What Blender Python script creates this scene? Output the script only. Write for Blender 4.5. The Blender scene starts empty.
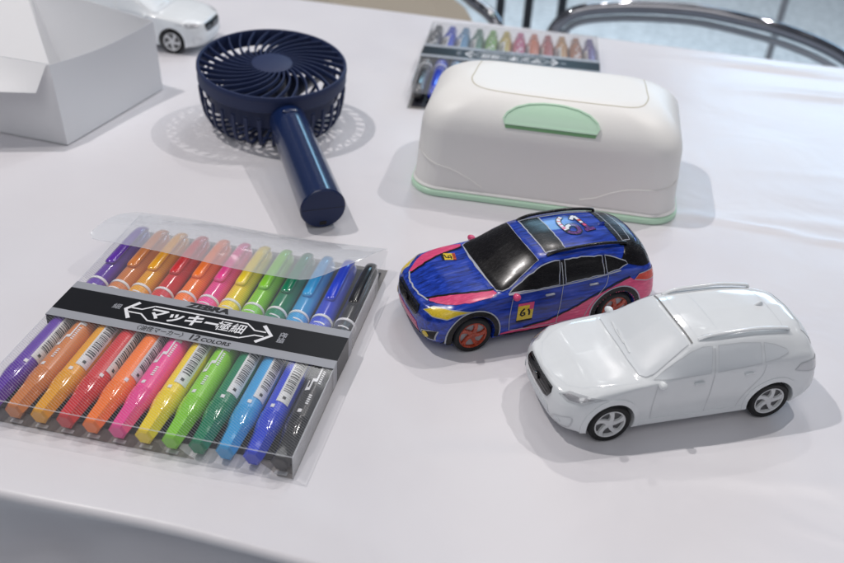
import bpy, bmesh, math, random
from mathutils import Vector, Matrix
from mathutils.bvhtree import BVHTree
random.seed(7)
PI = math.pi
MM = 0.001
scn = bpy.context.scene
COL = scn.collection

# ------------------------------------------------------------------ camera
def rotm(th, ro):
    fw = Vector((0, math.cos(th), -math.sin(th))); rt = Vector((1, 0, 0)); up = rt.cross(fw)
    r = rt*math.cos(ro) + up*math.sin(ro); u = -rt*math.sin(ro) + up*math.cos(ro)
    return Matrix((r, u, -fw)).transposed()
cam = bpy.data.cameras.new('camera'); camo = bpy.data.objects.new('camera', cam); COL.objects.link(camo)
camo.matrix_world = Matrix.Translation((0, 0, 0.4185)) @ rotm(0.592037, 0.061314).to_4x4()
cam.sensor_width = 36; cam.lens = 950/844*36
cam.clip_start = 0.01; cam.clip_end = 60
cam.dof.use_dof = True; cam.dof.focus_distance = 0.66; cam.dof.aperture_fstop = 7.0
scn.camera = camo
scn.view_settings.view_transform = 'Standard'; scn.view_settings.look = 'None'
scn.view_settings.exposure = -0.22; scn.view_settings.gamma = 1

# ------------------------------------------------------------------ world + lamps (indoor hall)
w = bpy.data.worlds.new('World'); scn.world = w; w.use_nodes = True
wt = w.node_tree; bg = wt.nodes['Background']
# the hall around: uneven grey surroundings and a ceiling with small bright fittings
tc = wt.nodes.new('ShaderNodeTexCoord')
nz = wt.nodes.new('ShaderNodeTexNoise'); nz.inputs['Scale'].default_value = 2.6; nz.inputs['Detail'].default_value = 2
wt.links.new(tc.outputs['Generated'], nz.inputs['Vector'])
cr = wt.nodes.new('ShaderNodeValToRGB'); e = cr.color_ramp.elements
e[0].position = .40; e[0].color = (.46, .50, .60, 1); e[1].position = .62; e[1].color = (1.02, 1.10, 1.30, 1)
wt.links.new(nz.outputs['Fac'], cr.inputs[0])
vo = wt.nodes.new('ShaderNodeTexVoronoi'); vo.inputs['Scale'].default_value = 5.5; vo.inputs['Randomness'].default_value = .55
wt.links.new(tc.outputs['Generated'], vo.inputs['Vector'])
mr = wt.nodes.new('ShaderNodeMapRange'); mr.inputs[1].default_value = .11; mr.inputs[2].default_value = .15; mr.inputs[3].default_value = 28; mr.inputs[4].default_value = 0
wt.links.new(vo.outputs['Distance'], mr.inputs[0])
sx = wt.nodes.new('ShaderNodeSeparateXYZ'); wt.links.new(tc.outputs['Generated'], sx.inputs[0])
m2 = wt.nodes.new('ShaderNodeMapRange'); m2.inputs[1].default_value = .22; m2.inputs[2].default_value = .27
wt.links.new(sx.outputs['Z'], m2.inputs[0])
ml = wt.nodes.new('ShaderNodeMath'); ml.operation = 'MULTIPLY'; wt.links.new(mr.outputs[0], ml.inputs[0]); wt.links.new(m2.outputs[0], ml.inputs[1])
ad = wt.nodes.new('ShaderNodeVectorMath'); ad.operation = 'ADD'; wt.links.new(cr.outputs[0], ad.inputs[0]); wt.links.new(ml.outputs[0], ad.inputs[1])
wt.links.new(ad.outputs[0], bg.inputs[0]); bg.inputs[1].default_value = 0.19
scn.cycles.transparent_max_bounces = 40

def lamp(loc, target, energy, size, color=(1, 1, 1), sy=None):
    l = bpy.data.lights.new('hall_and_fill_lamp', 'AREA'); l.energy = energy; l.size = size; l.color = color
    if sy: l.shape = 'RECTANGLE'; l.size_y = sy
    o = bpy.data.objects.new('hall_and_fill_lamp', l); COL.objects.link(o); o.location = loc
    o.rotation_euler = (Vector(target)-Vector(loc)).to_track_quat('-Z', 'Y').to_euler()
    return o
T = (0, 0.75, 0)
WARM = (1, 0.95, 0.93); COOL = (0.80, 0.90, 1)
# pairs of small ceiling spots (they give the double pin-point glints and the crisp grille shadows)
lamp((-1.15, 1.05, 2.3), T, 29, 0.04, WARM)
lamp((1.30, 1.75, 2.4), T, 24, 0.04, WARM)
lamp((0.5, 2.9, 2.6), T, 10, 0.05, WARM)
for dx in (0, 0.22): lamp((0.15+dx, 1.9, 2.7), T, 3.0, 0.06, WARM)
# long cool lit panel behind the table on the right
lamp((1.75, 3.4, 0.95), (0.3, 0.8, 0), 20, 1.5, (0.45, 0.72, 1), 0.42)
lamp((0.32, 3.4, 1.38), (-0.1, 0.8, 0), 4.5, 0.5, (0.40, 0.75, 1), 0.32)
# added broad soft fill behind the viewer, brightens faces turned to the camera
lamp((-0.2, -1.2, 2.4), T, 20, 1.8, (1, 0.98, 0.98))
fl = lamp((0.6, 3.6, 2.4), (0.6, 3.5, -0.9), 30, 1.5, (0.95, 0.98, 1)); fl.data.spread = math.radians(95)  # added lamp, only brightens the floor beyond the table

# ------------------------------------------------------------------ helpers
def setin(n, k, v):
    if k in n.inputs: n.inputs[k].default_value = v
def mat(name, col, rough=0.4, spec=0.5, coat=0.0, metal=0.0, bump=0.0, bscale=400, vary=0.0, vscale=30, trans=0.0, sss=0.0):
    m = bpy.data.materials.new(name); m.use_nodes = True; nt = m.node_tree; b = nt.nodes['Principled BSDF']
    setin(b, 'Base Color', (*col, 1)); setin(b, 'Roughness', rough); setin(b, 'Specular IOR Level', spec)
    setin(b, 'Coat Weight', coat); setin(b, 'Coat Roughness', 0.05); setin(b, 'Metallic', metal); setin(b, 'Transmission Weight', trans)
    if sss: setin(b, 'Subsurface Weight', sss); setin(b, 'Subsurface Scale', 0.004); setin(b, 'Subsurface Radius', (1, 1, 1))
    tc = nt.nodes.new('ShaderNodeTexCoord')
    if vary or bump:
        nz = nt.nodes.new('ShaderNodeTexNoise'); nz.inputs['Scale'].default_value = vscale; nz.inputs['Detail'].default_value = 6
        nt.links.new(tc.outputs['Object'], nz.inputs['Vector'])
    if vary:
        r = nt.nodes.new('ShaderNodeMapRange'); r.inputs[1].default_value = .3; r.inputs[2].default_value = .7
        r.inputs[3].default_value = 1-vary; r.inputs[4].default_value = 1+vary*.6
        nt.links.new(nz.outputs['Fac'], r.inputs[0])
        mx = nt.nodes.new('ShaderNodeVectorMath'); mx.operation = 'SCALE'; mx.inputs[0].default_value = col
        nt.links.new(r.outputs[0], mx.inputs['Scale']); nt.links.new(mx.outputs[0], b.inputs['Base Color'])
        r2 = nt.nodes.new('ShaderNodeMapRange'); r2.inputs[3].default_value = max(0.02, rough*.8); r2.inputs[4].default_value = min(1, rough*1.25)
        nt.links.new(nz.outputs['Fac'], r2.inputs[0]); nt.links.new(r2.outputs[0], b.inputs['Roughness'])
    if bump:
        n2 = nt.nodes.new('ShaderNodeTexNoise'); n2.inputs['Scale'].default_value = bscale; n2.inputs['Detail'].default_value = 3
        nt.links.new(tc.outputs['Object'], n2.inputs['Vector'])
        bp = nt.nodes.new('ShaderNodeBump'); bp.inputs['Strength'].default_value = bump; bp.inputs['Distance'].default_value = 0.0006
        nt.links.new(n2.outputs['Fac'], bp.inputs['Height']); nt.links.new(bp.outputs[0], b.inputs['Normal'])
    return m

def ink(name, col, dark=0.55, streak=(6, 60, 60), rough=0.22, white=0.0, sc=18, coat=.35, spec=.5):
    """felt-pen ink rubbed over glossy white plastic: streaky, overlapping strokes"""
    m = bpy.data.materials.new(name); m.use_nodes = True; nt = m.node_tree; b = nt.nodes['Principled BSDF']
    setin(b, 'Specular IOR Level', spec); setin(b, 'Coat Weight', coat); setin(b, 'Coat Roughness', 0.12)
    tc = nt.nodes.new('ShaderNodeTexCoord'); mp = nt.nodes.new('ShaderNodeMapping'); mp.inputs['Scale'].default_value = streak
    mp.inputs['Rotation'].default_value = (0.3, 0.25, 0.2)
    nt.links.new(tc.outputs['Object'], mp.inputs[0])
    n = nt.nodes.new('ShaderNodeTexNoise'); n.inputs['Scale'].default_value = sc; n.inputs['Detail'].default_value = 5; n.inputs['Roughness'].default_value = .65
    nt.links.new(mp.outputs[0], n.inputs['Vector'])
    cr = nt.nodes.new('ShaderNodeValToRGB'); e = cr.color_ramp.elements
    e[0].position = .32; e[0].color = (*[c*dark for c in col], 1)
    e[1].position = .58; e[1].color = (*col, 1)
    if white:
        k = cr.color_ramp.elements.new(.80); k.color = (*[c+(0.8-c)*white for c in col], 1)
    nt.links.new(n.outputs['Fac'], cr.inputs[0]); nt.links.new(cr.outputs[0], b.inputs['Base Color'])
    r2 = nt.nodes.new('ShaderNodeMapRange'); r2.inputs[3].default_value = rough*.6; r2.inputs[4].default_value = rough*1.8
    nt.links.new(n.outputs['Fac'], r2.inputs[0]); nt.links.new(r2.outputs[0], b.inputs['Roughness'])
    return m

def film(name, tint=(1, 1, 1), haze=0.08, hatch=0.0, ior=1.5, rough=0.03, bump=0.0):
    """thin clear plastic sheet: see-through, a little milky, glossy; hatch = printed diagonal hairlines"""
    m = bpy.data.materials.new(name); m.use_nodes = True; nt = m.node_tree; N = nt.nodes; L = nt.links
    N.remove(N['Principled BSDF']); out = N['Material Output']
    tr = N.new('ShaderNodeBsdfTransparent'); tr.inputs[0].default_value = (*tint, 1)
    df = N.new('ShaderNodeBsdfDiffuse'); df.inputs[0].default_value = (.85, .87, .9, 1)
    gl = N.new('ShaderNodeBsdfGlossy'); gl.inputs['Roughness'].default_value = rough
    m1 = N.new('ShaderNodeMixShader'); m1.inputs[0].default_value = haze
    L.new(tr.outputs[0], m1.inputs[1]); L.new(df.outputs[0], m1.inputs[2])
    if hatch:
        tc = N.new('ShaderNodeTexCoord'); mp = N.new('ShaderNodeMapping'); mp.inputs['Rotation'].default_value = (0, 0, -1.02)
        wv = N.new('ShaderNodeTexWave'); wv.inputs['Scale'].default_value = 185; wv.inputs['Distortion'].default_value = 0
        L.new(tc.outputs['Object'], mp.inputs[0]); L.new(mp.outputs[0], wv.inputs['Vector'])
        mr = N.new('ShaderNodeMapRange'); mr.inputs[1].default_value = .72; mr.inputs[2].default_value = .95; mr.inputs[3].default_value = haze; mr.inputs[4].default_value = haze+hatch
        L.new(wv.outputs['Fac'], mr.inputs[0]); L.new(mr.outputs[0], m1.inputs[0])
    fr = N.new('ShaderNodeFresnel'); ge = N.new('ShaderNodeNewGeometry'); mi = N.new('ShaderNodeMapRange')
    mi.inputs[3].default_value = ior; mi.inputs[4].default_value = 1/ior
    L.new(ge.outputs['Backfacing'], mi.inputs[0]); L.new(mi.outputs[0], fr.inputs[0])
    ml = N.new('ShaderNodeMath'); ml.operation = 'MULTIPLY'; ml.inputs[1].default_value = 1.15
    L.new(fr.outputs[0], ml.inputs[0])
    m2 = N.new('ShaderNodeMixShader'); L.new(ml.outputs[0], m2.inputs[0]); L.new(m1.outputs[0], m2.inputs[1]); L.new(gl.outputs[0], m2.inputs[2])
    if bump:
        tc2 = N.new('ShaderNodeTexCoord'); nz = N.new('ShaderNodeTexNoise'); nz.inputs['Scale'].default_value = 26; nz.inputs['Detail'].default_value = 1.5
        L.new(tc2.outputs['Object'], nz.inputs['Vector'])
        bp = N.new('ShaderNodeBump'); bp.inputs['Strength'].default_value = bump; bp.inputs['Distance'].default_value = .004
        L.new(nz.outputs['Fac'], bp.inputs['Height']); L.new(bp.outputs[0], gl.inputs['Normal']); L.new(bp.outputs[0], fr.inputs['Normal'])
    L.new(m2.outputs[0], out.inputs[0])
    return m

def tag(o, label=None, cat=None, group=None, kind=None):
    if label: o['label'] = label
    if cat: o['category'] = cat
    if group: o['group'] = group
    if kind: o['kind'] = kind
    return o
def thing(name, label, cat, loc=(0, 0, 0), rz=0, group=None, rot=None):
    o = bpy.data.objects.new(name, None); COL.objects.link(o); o.empty_display_size = .01
    o.location = loc; o.rotation_euler = rot if rot else (0, 0, rz)
    return tag(o, label, cat, group)
def link(name, me, m=None, parent=None, smooth=True, sharp=None):
    if isinstance(me, bmesh.types.BMesh):
        b = me; me = bpy.data.meshes.new(name); b.normal_update(); b.to_mesh(me); b.free()
    if m is not None and not me.materials:
        for k in (m if isinstance(m, (list, tuple)) else [m]): me.materials.append(k)
    if smooth and len(me.polygons):
        me.polygons.foreach_set('use_smooth', [True]*len(me.polygons))
        me.set_sharp_from_angle(angle=math.radians(sharp if sharp else 40))
    o = bpy.data.objects.new(name, me); COL.objects.link(o)
    if parent: o.parent = parent
    return o
def pydata(v, f):
    bm = bmesh.new(); vs = [bm.verts.new(p) for p in v]
    for q in f:
        try: bm.faces.new([vs[i] for i in q])
        except ValueError: pass
    return bm
def children(o): return [c for c in bpy.data.objects if c.parent == o]
def copy_tree(o, parent=None):
    c = o.copy(); COL.objects.link(c)
    if parent: c.parent = parent
    for ch in children(o): copy_tree(ch, c)
    return c
def box_bm(x0, x1, y0, y1, z0, z1, bev=0, seg=2, bm=None):
    b = bmesh.new(); bmesh.ops.create_cube(b, size=1)
    for v in b.verts: v.co = Vector(((x0+x1)/2+v.co.x*(x1-x0), (y0+y1)/2+v.co.y*(y1-y0), (z0+z1)/2+v.co.z*(z1-z0)))
    if bev: bmesh.ops.bevel(b, geom=b.edges[:], offset=bev, segments=seg, affect='EDGES', profile=.5)
    if bm is not None: join(bm, b); return bm
    return b
def join(dst, src, M=None, mi=None):
    mp = {}
    for v in src.verts: mp[v] = dst.verts.new(M @ v.co if M else v.co)
    for f in src.faces:
        try:
            g = dst.faces.new([mp[v] for v in f.verts]); g.material_index = f.material_index if mi is None else mi
        except ValueError: pass
    src.free()
def tube_bm(path, rad, seg=10, closed=False, cap=True, squash=None):
    """sweep a circle (or an oval, squash = (across, up) factors) along a path; rad = number or list"""
    bm = bmesh.new(); n = len(path); P = [Vector(p) for p in path]; rings = []
    nrm = None
    for i in range(n):
        if closed: t = P[(i+1) % n]-P[i-1]
        else: t = P[min(i+1, n-1)]-P[max(i-1, 0)]
        t.normalize()
        if nrm is None:
            a = Vector((0, 0, 1)) if abs(t.z) < .9 else Vector((1, 0, 0)); nrm = (a-t*a.dot(t)).normalized()
        else: nrm = (nrm-t*nrm.dot(t)).normalized()
        bi = t.cross(nrm); r = rad[i] if isinstance(rad, (list, tuple)) else rad
        sx, sy = squash or (1, 1)
        rings.append([bm.verts.new(P[i]+nrm*r*sy*math.cos(2*PI*k/seg)+bi*r*sx*math.sin(2*PI*k/seg)) for k in range(seg)])
    for i in range(n if closed else n-1):
        a, b = rings[i], rings[(i+1) % n]
        for k in range(seg): bm.faces.new((a[k], a[(k+1) % seg], b[(k+1) % seg], b[k]))
    if cap and not closed: bm.faces.new(rings[0]); bm.faces.new(rings[-1][::-1])
    bmesh.ops.recalc_face_normals(bm, faces=bm.faces[:])
    return bm
def lathe_bm(prof, seg=48, axis='z', closed=False):
    bm = bmesh.new(); rings = []
    for r, h in prof:
        ring = []
        for k in range(seg):
            a = 2*PI*k/seg
            c = {'z': (r*math.cos(a), r*math.sin(a), h), 'y': (r*math.cos(a), h, r*math.sin(a))}[axis]
            ring.append(bm.verts.new(c))
        rings.append(ring)
    m = len(rings)
    for i in range(m if closed else m-1):
        a, b = rings[i], rings[(i+1) % m]
        for k in range(seg): bm.faces.new((a[k], a[(k+1) % seg], b[(k+1) % seg], b[k]))
    bmesh.ops.remove_doubles(bm, verts=bm.verts[:], dist=1e-7)
    bmesh.ops.recalc_face_normals(bm, faces=bm.faces[:])
    return bm
def pchip(xs, ys, n):
    """monotone cubic through the points; xs uniform index; n samples per span"""
    m = len(ys); d = [ys[i+1]-ys[i] for i in range(m-1)]; t = [0]*m
    for i in range(1, m-1):
        t[i] = 0 if d[i-1]*d[i] <= 0 else 2*d[i-1]*d[i]/(d[i-1]+d[i])
    t[0] = d[0]; t[-1] = d[-1]; out = []
    for i in range(m-1):
        for k in range(n):
            s = k/n; h00 = 2*s**3-3*s*s+1; h10 = s**3-2*s*s+s; h01 = 3*s*s-2*s**3; h11 = s**3-s*s
            out.append(h00*ys[i]+h10*t[i]+h01*ys[i+1]+h11*t[i+1])
    out.append(ys[-1]); return out
def smooth_path(pts, n=6):
    c = [pchip(None, [p[k] for p in pts], n) for k in range(len(pts[0]))]
    return [tuple(v) for v in zip(*c)]

# --- surface patches: a 2D outline laid on a shape by casting it along a direction
class Surf:
    def __init__(s, bm):
        s.bvh = BVHTree.FromBMesh(bm)
    def lay(s, polys, frame, off, step, thick=0.0, arches=False):
        """polys: 2D outlines; frame: (origin, ex, ey, dir). returns a bmesh draped on the surface"""
        o, ex, ey, d = [Vector(q) for q in frame]; d = d.normalized()
        out = bmesh.new()
        for poly in polys:
            b = bmesh.new()
            if isinstance(poly, bmesh.types.BMesh): b.free(); b = poly
            else:
                vs = [b.verts.new((p[0], p[1], 0)) for p in poly]
                try: b.faces.new(vs)
                except ValueError: b.free(); continue
            xs = [v.co.x for v in b.verts]; ys = [v.co.y for v in b.verts]
            bmesh.ops.triangulate(b, faces=b.faces[:])
            for ax, lo, hi in ((0, min(xs), max(xs)), (1, min(ys), max(ys))):
                k = math.floor(lo/step)+1
                while k*step < hi:
                    co = (k*step, 0, 0) if ax == 0 else (0, k*step, 0); no = (1, 0, 0) if ax == 0 else (0, 1, 0)
                    bmesh.ops.bisect_plane(b, geom=b.verts[:]+b.edges[:]+b.faces[:], dist=1e-7, plane_co=co, plane_no=no); k += 1
            bmesh.ops.triangulate(b, faces=b.faces[:])
            bad = []; nn = Vector()
            for v in b.verts:
                p = o+ex*v.co.x+ey*v.co.y
                h = s.bvh.ray_cast(p, d)
                if h[0] is None: bad.append(v); continue
                n = h[1] if h[1].dot(d) < 0 else -h[1]
                v.co = h[0]+(n*.5-d*.5).normalized()*off; nn += n
            if bad: bmesh.ops.delete(b, geom=bad, context='VERTS')
            if arches:
                fs_ = []
                for f in b.faces:
                    c = f.calc_center_median(); X = c.x/SX+1.335; Z = c.z/SZ
                    if min(math.hypot(X, Z-.345), math.hypot(X-WB, Z-.345)) < .40: fs_.append(f)
                if fs_: bmesh.ops.delete(b, geom=fs_, context='FACES')
            if b.faces:
                b.normal_update(); avg = sum((f.normal*f.calc_area() for f in b.faces), Vector())
                if avg.dot(nn) < 0: bmesh.ops.reverse_faces(b, faces=b.faces[:])
                if thick:
                    src = b.faces[:]; bnd = [e for e in b.edges if e.is_boundary]
                    b.normal_update(); r = bmesh.ops.extrude_edge_only(b, edges=bnd)
                    for v in [g for g in r['geom'] if isinstance(g, bmesh.types.BMVert)]: v.co += d*thick
                join(out, b)
            else: b.free()
        return out
def strip(pts, wd, closed=False):
    """a 2D polyline as a row of quads"""
    P = [Vector((p[0], p[1])) for p in pts]; n = len(P); L = []; R = []
    for i in range(n):
        if closed: t = P[(i+1) % n]-P[i-1]
        else: t = P[min(i+1, n-1)]-P[max(i-1, 0)]
        t.normalize(); q = Vector((-t.y, t.x))*wd/2; L.append(P[i]+q); R.append(P[i]-q)
    return [[L[i], L[(i+1) % n], R[(i+1) % n], R[i]] for i in range(n if closed else n-1)]
def text_bm(s, size, loc=(0, 0), rot=0, shear=0, bold=0.0, align='CENTER', sx=1.0):
    cu = bpy.data.curves.new('lettering', 'FONT'); cu.body = s; cu.size = size; cu.align_x = align; cu.align_y = 'CENTER'; cu.shear = shear; cu.offset = bold
    cu.resolution_u = 2; cu.fill_mode = 'FRONT'
    o = bpy.data.objects.new('lettering', cu); COL.objects.link(o)
    dg = bpy.context.evaluated_depsgraph_get(); me = bpy.data.meshes.new_from_object(o.evaluated_get(dg))
    b = bmesh.new(); b.from_mesh(me); bpy.data.objects.remove(o); bpy.data.curves.remove(cu); bpy.data.meshes.remove(me)
    M = Matrix.Translation((*loc, 0)) @ Matrix.Rotation(rot, 4, 'Z') @ Matrix.Scale(sx, 4, (1, 0, 0))
    bmesh.ops.transform(b, matrix=M, verts=b.verts[:]); return b
def arc(cx, cy, r, a0, a1, n=10): return [(cx+r*math.cos(math.radians(a0+(a1-a0)*k/n)), cy+r*math.sin(math.radians(a0+(a1-a0)*k/n))) for k in range(n+1)]

# ------------------------------------------------------------------ materials
M = {}
M['white_car'] = mat('glossy_white_plastic', (.80, .83, .845), .12, .5, coat=.4, vary=.02, vscale=60)
M['white_glass'] = mat('white_plastic_window', (.71, .745, .77), .38, .45)
M['seam'] = mat('grey_gap', (.22, .22, .22), .7)
M['seam_pale'] = mat('pale_gap', (.60, .62, .64), .5)
M['gloss_black'] = mat('gloss_black_plastic', (.006, .006, .007), .12, .6)
M['tyre'] = mat('black_rubber', (.012, .012, .013), .55, .35)
M['rim_white'] = mat('white_rim', (.72, .73, .74), .25)
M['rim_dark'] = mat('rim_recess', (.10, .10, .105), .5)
M['lens'] = mat('clear_headlight', (.62, .64, .66), .06, .8, coat=1)
M['lens_grey'] = mat('lamp_reflector', (.42, .42, .44), .25, .6, metal=.4)
M['ink_blue'] = ink('blue_ink', (.008, .050, .47), .20, (4, 30, 30), .18, .12, 14)
M['ink_pink'] = ink('pink_ink', (.78, .07, .20), .75, (5, 40, 40), .2, .25)
M['ink_magenta'] = ink('magenta_ink', (.55, .02, .15), .7)
M['ink_black'] = ink('black_ink', (.007, .006, .007), .5, (6, 30, 30), .22, .0, coat=.06, spec=.32)
M['ink_yellow'] = ink('yellow_ink', (.80, .58, .03), .75)
M['ink_orange'] = ink('orange_ink', (.48, .055, .015), .5, (20, 20, 20))
M['ink_red'] = ink('red_ink', (.72, .05, .02), .75, (20, 20, 20))
M['ink_purple'] = ink('purple_ink', (.12, .01, .20), .6, (40, 40, 40))
M['bare'] = mat('unpainted_white_gap', (.42, .44, .50), .3)
M['navy'] = mat('navy_plastic', (.012, .028, .105), .30, .5, vary=.05, vscale=80)
M['navy_matt'] = mat('navy_plastic_matt', (.014, .026, .085), .5, .4, bump=.15, bscale=2500)
M['navy_gloss'] = mat('navy_lacquer', (.006, .018, .075), .22, .6, coat=.5)
M['cream'] = mat('ivory_plastic', (.88, .87, .84), .42, .4, bump=.12, bscale=1500, sss=.15)
M['cream_gap'] = mat('ivory_gap', (.55, .51, .40), .6)
M['mint'] = mat('mint_plastic', (.57, .82, .62), .28, .5, sss=.1)
M['mint_dark'] = mat('mint_plastic_lip', (.20, .45, .20), .35)
M['paper'] = mat('white_card', (.78, .785, .80), .6, .3, bump=.2, bscale=900)
M['chrome'] = mat('chrome', (.62, .62, .64), .10, .5, metal=1)
M['beige'] = mat('beige_vinyl', (.66, .58, .46), .55, bump=.3, bscale=250)
M['grey_trim'] = mat('grey_trim', (.30, .32, .35), .4)
M['dark_metal'] = mat('dark_metal', (.05, .055, .065), .3, metal=.6)

# ------------------------------------------------------------------ floor + tablecloth
def floor():
    m = bpy.data.materials.new('speckled_floor'); m.use_nodes = True; nt = m.node_tree; b = nt.nodes['Principled BSDF']; setin(b, 'Roughness', .6)
    tc = nt.nodes.new('ShaderNodeTexCoord'); n = nt.nodes.new('ShaderNodeTexNoise'); n.inputs['Scale'].default_value = 38; n.inputs['Detail'].default_value = 6
    cr = nt.nodes.new('ShaderNodeValToRGB'); e = cr.color_ramp.elements
    e[0].position = .38; e[0].color = (.42, .50, .56, 1); e[1].position = .62; e[1].color = (.62, .71, .78, 1)
    nt.links.new(tc.outputs['Object'], n.inputs['Vector']); nt.links.new(n.outputs['Fac'], cr.inputs[0]); nt.links.new(cr.outputs[0], b.inputs['Base Color'])
    bm = pydata([(-20, -6, -.9), (20, -6, -.9), (20, 30, -.9), (-20, 30, -.9)], [(0, 1, 2, 3)])
    tag(link('floor', bm, m, smooth=False), kind='structure')
floor()

CA = math.radians(-11.2)
def cloth():
    m = bpy.data.materials.new('white_vinyl_cloth'); m.use_nodes = True; nt = m.node_tree; b = nt.nodes['Principled BSDF']; N = nt.nodes; L = nt.links
    setin(b, 'Base Color', (.70, .675, .71, 1)); setin(b, 'Roughness', .33); setin(b, 'Specular IOR Level', .42)
    tc = N.new('ShaderNodeTexCoord'); n = N.new('ShaderNodeTexNoise'); n.inputs['Scale'].default_value = 7; n.inputs['Detail'].default_value = 4
    L.new(tc.outputs['Object'], n.inputs['Vector'])
    r2 = N.new('ShaderNodeMapRange'); r2.inputs[3].default_value = .24; r2.inputs[4].default_value = .42
    L.new(n.outputs['Fac'], r2.inputs[0]); L.new(r2.outputs[0], b.inputs['Roughness'])
    cr = N.new('ShaderNodeValToRGB'); e = cr.color_ramp.elements
    e[0].position = .3; e[0].color = (.685, .670, .70, 1); e[1].position = .7; e[1].color = (.725, .712, .735, 1)
    L.new(n.outputs['Fac'], cr.inputs[0]); L.new(cr.outputs[0], b.inputs['Base Color'])
    n2 = N.new('ShaderNodeTexNoise'); n2.inputs['Scale'].default_value = 1400; n2.inputs['Detail'].default_value = 2
    L.new(tc.outputs['Object'], n2.inputs['Vector'])
    n3 = N.new('ShaderNodeTexNoise'); n3.inputs['Scale'].default_value = 9; n3.inputs['Detail'].default_value = 3; n3.inputs['Distortion'].default_value = .6
    L.new(tc.outputs['Object'], n3.inputs['Vector'])
    bp = N.new('ShaderNodeBump'); bp.inputs['Strength'].default_value = .08; bp.inputs['Distance'].default_value = .0004
    L.new(n2.outputs['Fac'], bp.inputs['Height'])
    bp2 = N.new('ShaderNodeBump'); bp2.inputs['Strength'].default_value = .35; bp2.inputs['Distance'].default_value = .006
    L.new(n3.outputs['Fac'], bp2.inputs['Height']); L.new(bp.outputs[0], bp2.inputs['Normal']); L.new(bp2.outputs[0], b.inputs['Normal'])
    # profile across the table, v from the near edge (0) to the far edge
    W = .9135
    o = Vector((-.164, .3695, 0)); ex = Vector((math.cos(CA), math.sin(CA), 0)); ey = Vector((-math.sin(CA), math.cos(CA), 0))
    prof = []   # (v, z, region)
    for k in range(9): t = k/8; prof.append((-.085+.055*t*t, -.34+.262*t, 1))
    prof += [(-.004, -.078, 1), (.012, -.064, 1), (.014, -.045, 1), (.006, -.022, 1), (-.004, -.0085, 1)]
    for k in range(7): a = PI/2*k/6; prof.append((-.002-.005*math.cos(a), -.005+.005*math.sin(a), 0))
    n_ = 150
    for k in range(1, n_): prof.append((.002+(W-.011)*k/n_, 0, 0))
    for k in range(7): a = PI/2*k/6; prof.append((W-.009+.018*math.sin(a), -.018+.018*math.cos(a), 0))
    for k in range(1, 8): prof.append((W+.009+.004*k, -.018-.05*k, 2))
    us = [-1.3+2.9*k/340 for k in range(341)]
    random.seed(3)
    ridges = [  # (u0, v0, angle, length, width, height)
        (.42, .450, .035, .60, .003, .0012), (.55, .475, .06, .35, .010, .0006), (.62, .58, .03, .3, .008, .0005), (.80, .66, .35, .2, .007, .0010),
        (.66, .80, -.9, .16, .009, .0022), (.74, .72, -1.25, .22, .011, .0020), (.58, .85, -.5, .12, .009, .0022), (.86, .84, -.7, .12, .010, .002),
        (.42, .87, .15, .16, .008, .0018), (.90, .70, -1.1, .22, .016, .0016), (.50, .80, .2, .2, .012, .0014), (.70, .88, .5, .08, .006, .002),
        (.05, .05, -.3, .2, .012, .0006), (-.35, .30, .9, .2, .010, .0005), (.30, .12, .25, .25, .006, .0004), (.62, .20, -.8, .2, .008, .0005), (-.05, .70, -.4, .12, .006, .0005)]
    vs = []; fs = []
    for i, u in enumerate(us):
        for v, z, reg in prof:
            dz = 0; dv = 0
            if reg == 0:
                for (a, b_, an, ln, wd, h) in ridges:
                    du, dv_ = u-a, v-b_; s = du*math.cos(an)+dv_*math.sin(an); q = -du*math.sin(an)+dv_*math.cos(an)+.01*math.sin(s*14)
                    if abs(s) < ln*1.5: dz += 1.9*h*math.exp(-(s/ln*1.6)**2)*math.exp(-(q/wd)**2)
                edge = math.exp(-((v)/.02)**2)
                dv = edge*(.0015*math.sin(u*9+1)+.0012*math.sin(u*31)); dz += edge*.0015*math.sin(u*23+2)
            else:
                f = min(1, -z/.07)
                dv = (.0015*math.sin(u*9+1)+.0012*math.sin(u*31)) + f*(.018*math.sin(u*17+z*22)+.010*math.sin(u*41-z*30+1.3)+.006*math.sin(u*73+z*12))
                if reg == 2: dv = -dv
            p = o+ex*u+ey*(v+dv); vs.append((p.x, p.y, z+dz))
    m_ = len(prof)
    for i in range(len(us)-1):
        for j in range(m_-1): fs.append((i*m_+j, (i+1)*m_+j, (i+1)*m_+j+1, i*m_+j+1))
    bm = pydata(vs, fs)
    ob = link('tablecloth', bm, m, sharp=80)
    tag(ob, 'white glossy vinyl tablecloth with soft wrinkles under all the toys and pens', 'tablecloth')
cloth()

# ------------------------------------------------------------------ toy cars
SX, SY, SZ = 41.45*MM, 45.8*MM, 42.2*MM
WB = 2.76
def cs(x, y, z): return Vector(((x-1.335)*SX, y*SY, z*SZ))
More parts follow.
